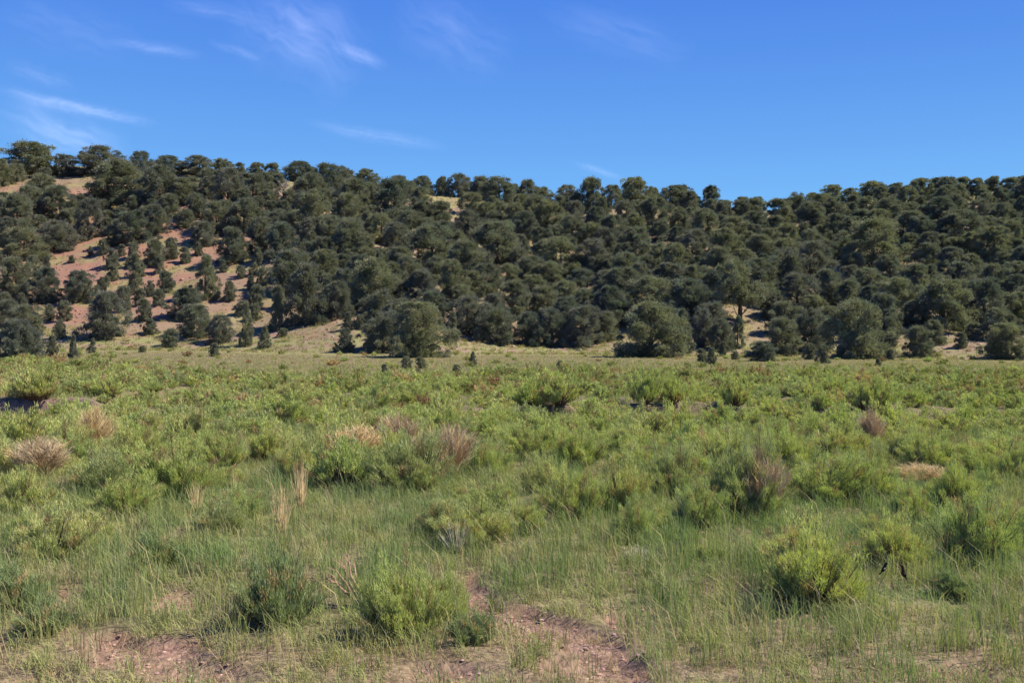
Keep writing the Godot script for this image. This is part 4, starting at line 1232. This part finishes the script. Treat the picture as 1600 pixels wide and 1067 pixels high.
func build_hill_cover() -> void:
	var tm := tuft_mesh(16, 0.16, 0.28, 0.012, 0.8, 0.0)
	var places := []
	var tints := []
	var sm := stone_mesh()
	var splaces := []
	var stints := []
	for i in 44000:
		var d := rng.randf_range(94, 205)
		var x := rng.randf_range(-0.6, 0.6) * d
		var t := slope_at(x / SCALE, d / SCALE)
		if t < -0.03 or t > 1.1:
			continue
		var p := Vector3(x, height(x, -d), -d)
		var g := ground_colour(x, -d)
		var redness := g.r / g.g
		var n := noise.get_noise_2d(x * 0.12, -d * 0.12 + 31)
		if rng.randf() < (0.75 if redness < 1.45 else 0.16) * (0.5 + n) + 0.5 * smoothstep(0.14, 0.04, t):
			places.append(Transform3D(Basis(Vector3.UP, rng.randf() * TAU).scaled(Vector3.ONE * rng.randf_range(0.6, 1.6)), p))
			tints.append(vary(Color(0.33, 0.28, 0.14).lerp(Color(0.22, 0.23, 0.10), rng.randf()), 0.15))
		elif rng.randf() < 0.5:
			var s := rng.randf_range(0.08, 0.3) * (1.0 if rng.randf() < 0.9 else 2.0)
			var b := Basis.from_euler(Vector3(rng.randf_range(-0.4, 0.4), rng.randf() * TAU, rng.randf_range(-0.4, 0.4)))
			splaces.append(Transform3D(b.scaled(Vector3(s, s * 0.8, s * 0.9)), p))
			var k := rng.randf_range(0.6, 1.3)
			stints.append(Color(g.r * k, g.g * k, g.b * k))
	var o := many("hillside_grass", tm, grass_mat, places, tints, self)
	tag(o, "tan bunch grass dotted over the open slopes of the hill", "grass", "", "stuff")
	var s := many("hillside_stones", sm, wood_mat, splaces, stints, self)
	tag(s, "loose reddish stones strewn over the bare slopes of the hill", "stones", "", "stuff")
	# crumbs of soil on the bare ground of the pasture
	var cp := []
	var ct := []
	for i in 5000:
		var x := rng.randf_range(-4.5, 4.5)
		var z := rng.randf_range(-9.8, -5.4)
		if rng.randf() > bare_at(x, z) + 0.03:
			continue
		var k := rng.randf_range(0.012, 0.04)
		cp.append(Transform3D(Basis(Vector3.UP, rng.randf() * TAU).scaled(Vector3(k, k * 0.7, k)), Vector3(x, height(x, z), z)))
		ct.append(vary(Color(0.31, 0.205, 0.175), 0.25))
	var c := many("soil_crumbs", sm, wood_mat, cp, ct, self)
	tag(c, "small crumbs of pinkish soil on the bare trail", "soil", "", "stuff")


# ---------------------------------------------------------------- small things
func bird_body(col: Color, pale: Color) -> ArrayMesh:   # one skin from beak tip to tail tip, facing +x, 1 long
	begin()
	var spine := [Vector3(0.5, 0.17, 0), Vector3(0.43, 0.175, 0), Vector3(0.38, 0.185, 0), Vector3(0.31, 0.19, 0), Vector3(0.22, 0.13, 0), Vector3(0.1, 0.04, 0), Vector3(-0.04, -0.02, 0), Vector3(-0.16, -0.05, 0), Vector3(-0.25, -0.07, 0), Vector3(-0.5, -0.13, 0)]
	var tall := [0.004, 0.022, 0.065, 0.085, 0.095, 0.135, 0.135, 0.09, 0.035, 0.008]
	var wide := [0.004, 0.02, 0.06, 0.08, 0.085, 0.12, 0.12, 0.08, 0.045, 0.06]
	var n := 12
	for i in spine.size() - 1:
		for k in n:
			var q := []
			for c in [[i, k], [i, k + 1], [i + 1, k], [i + 1, k + 1]]:
				var a: float = TAU * c[1] / n
				q.append(spine[c[0]] + Vector3(0, sin(a) * tall[c[0]], cos(a) * wide[c[0]]))
			var belly := sin(TAU * (k + 0.5) / n) < -0.5 and i > 3 and i < 8
			var tone := vary(pale if i < 1 or belly else col, 0.1)
			tri(q[0], q[2], q[1], tone)
			tri(q[1], q[2], q[3], tone)
	return finish()


func bird(at: Vector3, turn: float, pitch: float, size: float, col: Color, pale: Color, label: String) -> void:
	var o := Node3D.new()
	o.name = numbered("small_bird")
	add_child(o)
	o.position = at
	o.rotation = Vector3(0, turn, pitch)
	o.scale = Vector3.ONE * size
	tag(o, label, "bird")
	part("body", bird_body(col, pale), wood_mat, o)
	for s in [-1.0, 1.0]:
		begin()
		var pts := [Vector3(0.16, 0.1, 0.1), Vector3(0.1, -0.03, 0.125), Vector3(-0.1, -0.05, 0.115), Vector3(-0.36, -0.1, 0.04), Vector3(-0.1, 0.06, 0.105)]
		for k in 5:
			var p: Vector3 = pts[k]
			var q: Vector3 = pts[(k + 1) % 5]
			var m := Vector3(-0.02, 0.0, 0.135)
			tri(Vector3(p.x, p.y, p.z * s), Vector3(q.x, q.y, q.z * s), Vector3(m.x, m.y, m.z * s), pale if k == 4 else col * 0.9)
		part("wing", finish(), wood_mat, o)
		begin()
		tube([Vector3(0.0, -0.12, 0.04 * s), Vector3(0.02, -0.2, 0.04 * s), Vector3(0.0, -0.3, 0.03 * s)], [0.014, 0.01, 0.01], 5, Color(0.09, 0.07, 0.06))
		for t in 3:
			tube([Vector3(0, -0.29, 0.03 * s), Vector3(0.06, -0.3, 0.03 * s + (t - 1) * 0.03)], [0.008, 0.004], 4, Color(0.09, 0.07, 0.06))
		part("leg", finish(), wood_mat, o)
		begin()
		var eye := Vector3(0.35, 0.21, 0.068 * s)
		tube([eye, eye + Vector3(0.0, 0.0, 0.012 * s)], [0.014, 0.004], 6, Color(0.01, 0.01, 0.01))
		part("eye", finish(), wood_mat, o)


func stem_thing(called: String, label: String, category: String, lines: Array, col: Color) -> void:
	begin()
	for l in lines:
		tube(l[0], l[1], 6, col)
	var o := part(numbered(called), finish(), wood_mat, self)
	tag(o, label, category)


func on(x: float, z: float, up := 0.0) -> Vector3:
	return Vector3(x, height(x, z) + up, z)


func build_small_things() -> void:
	# two birds on dry stems beside the glowing shrub
	var a := on(3.28, -8.75, 0.225)
	bird(a, 0.25, 0.55, 0.135, Color(0.022, 0.020, 0.022), Color(0.42, 0.38, 0.33), "small black bird with a pale wing bar perched left, facing right")
	stem_thing("dry_stalk", "thin dry stalk under the left bird", "stalk", [[[on(3.22, -8.77, -0.03), on(3.25, -8.76, 0.1), a + Vector3(0.02, -0.038, 0)], [0.004, 0.0035, 0.003]]], Color(0.30, 0.22, 0.14))
	var b := on(3.44, -8.72, 0.195)
	bird(b, PI - 0.3, 0.85, 0.165, Color(0.045, 0.030, 0.022), Color(0.10, 0.075, 0.055), "dark brown bird with a hanging tail perched right, facing left")
	stem_thing("dry_stalk", "thin dry stalk under the right bird", "stalk", [[[on(3.51, -8.75, -0.03), on(3.47, -8.73, 0.08), b + Vector3(0.0, -0.04, 0)], [0.005, 0.004, 0.003]]], Color(0.30, 0.22, 0.14))
	# a snapped branch that sticks out of the grass
	var r := on(-1.27, -8.3)
	var lines := []
	for q in [[-0.20, 0.24, 0.02], [-0.13, 0.33, -0.03], [-0.08, 0.37, 0.03], [-0.05, 0.29, -0.06], [-0.25, 0.19, -0.04], [-0.16, 0.27, 0.06]]:
		var e := r + Vector3(q[0], q[1], q[2]) * 1.2
		lines.append([[r + Vector3(0.02, -0.02, 0), r.lerp(e, 0.3) + any_direction() * 0.02, r.lerp(e, 0.65) + any_direction() * 0.035, e], [0.017, 0.013, 0.009, 0.003]])
		for k in 4:
			var s := r.lerp(e, rng.randf_range(0.6, 1.0))
			lines.append([[s, s + Vector3(rng.randf_range(-0.12, 0.0), rng.randf_range(-0.02, 0.1), rng.randf_range(-0.05, 0.05))], [0.004, 0.0015]])
	stem_thing("broken_branch", "pinkish-brown forked broken branch sticking out of the near grass, left of centre", "branch", lines, Color(0.36, 0.235, 0.175))
	# pale wood on the hill
	var p := on(42.6, -126.5, 0.5)
	stem_thing("fallen_log", "pale fallen log lying between evergreens on the right slope", "log", [[[p, p + Vector3(1.0, 0.55, -0.5), p + Vector3(2.3, 1.3, -1.2)], [0.13, 0.12, 0.07]], [[p + Vector3(1.0, 0.55, -0.5), p + Vector3(1.1, 1.0, -0.2)], [0.05, 0.015]]], Color(0.38, 0.35, 0.32))
	var q := on(21.2, -105.5)
	var dead := []
	for k in 9:
		var e := q + Vector3(rng.randf_range(-1.2, 1.4), rng.randf_range(0.6, 2.2), rng.randf_range(-0.3, 0.8))
		dead.append([[q + Vector3(0, -0.1, 0), q.lerp(e, 0.5) + Vector3(0, 0.15, 0), e], [0.07, 0.045, 0.012]])
	stem_thing("dead_snag", "bleached dead branches at the hill foot right of centre", "dead branches", dead, Color(0.42, 0.38, 0.35))
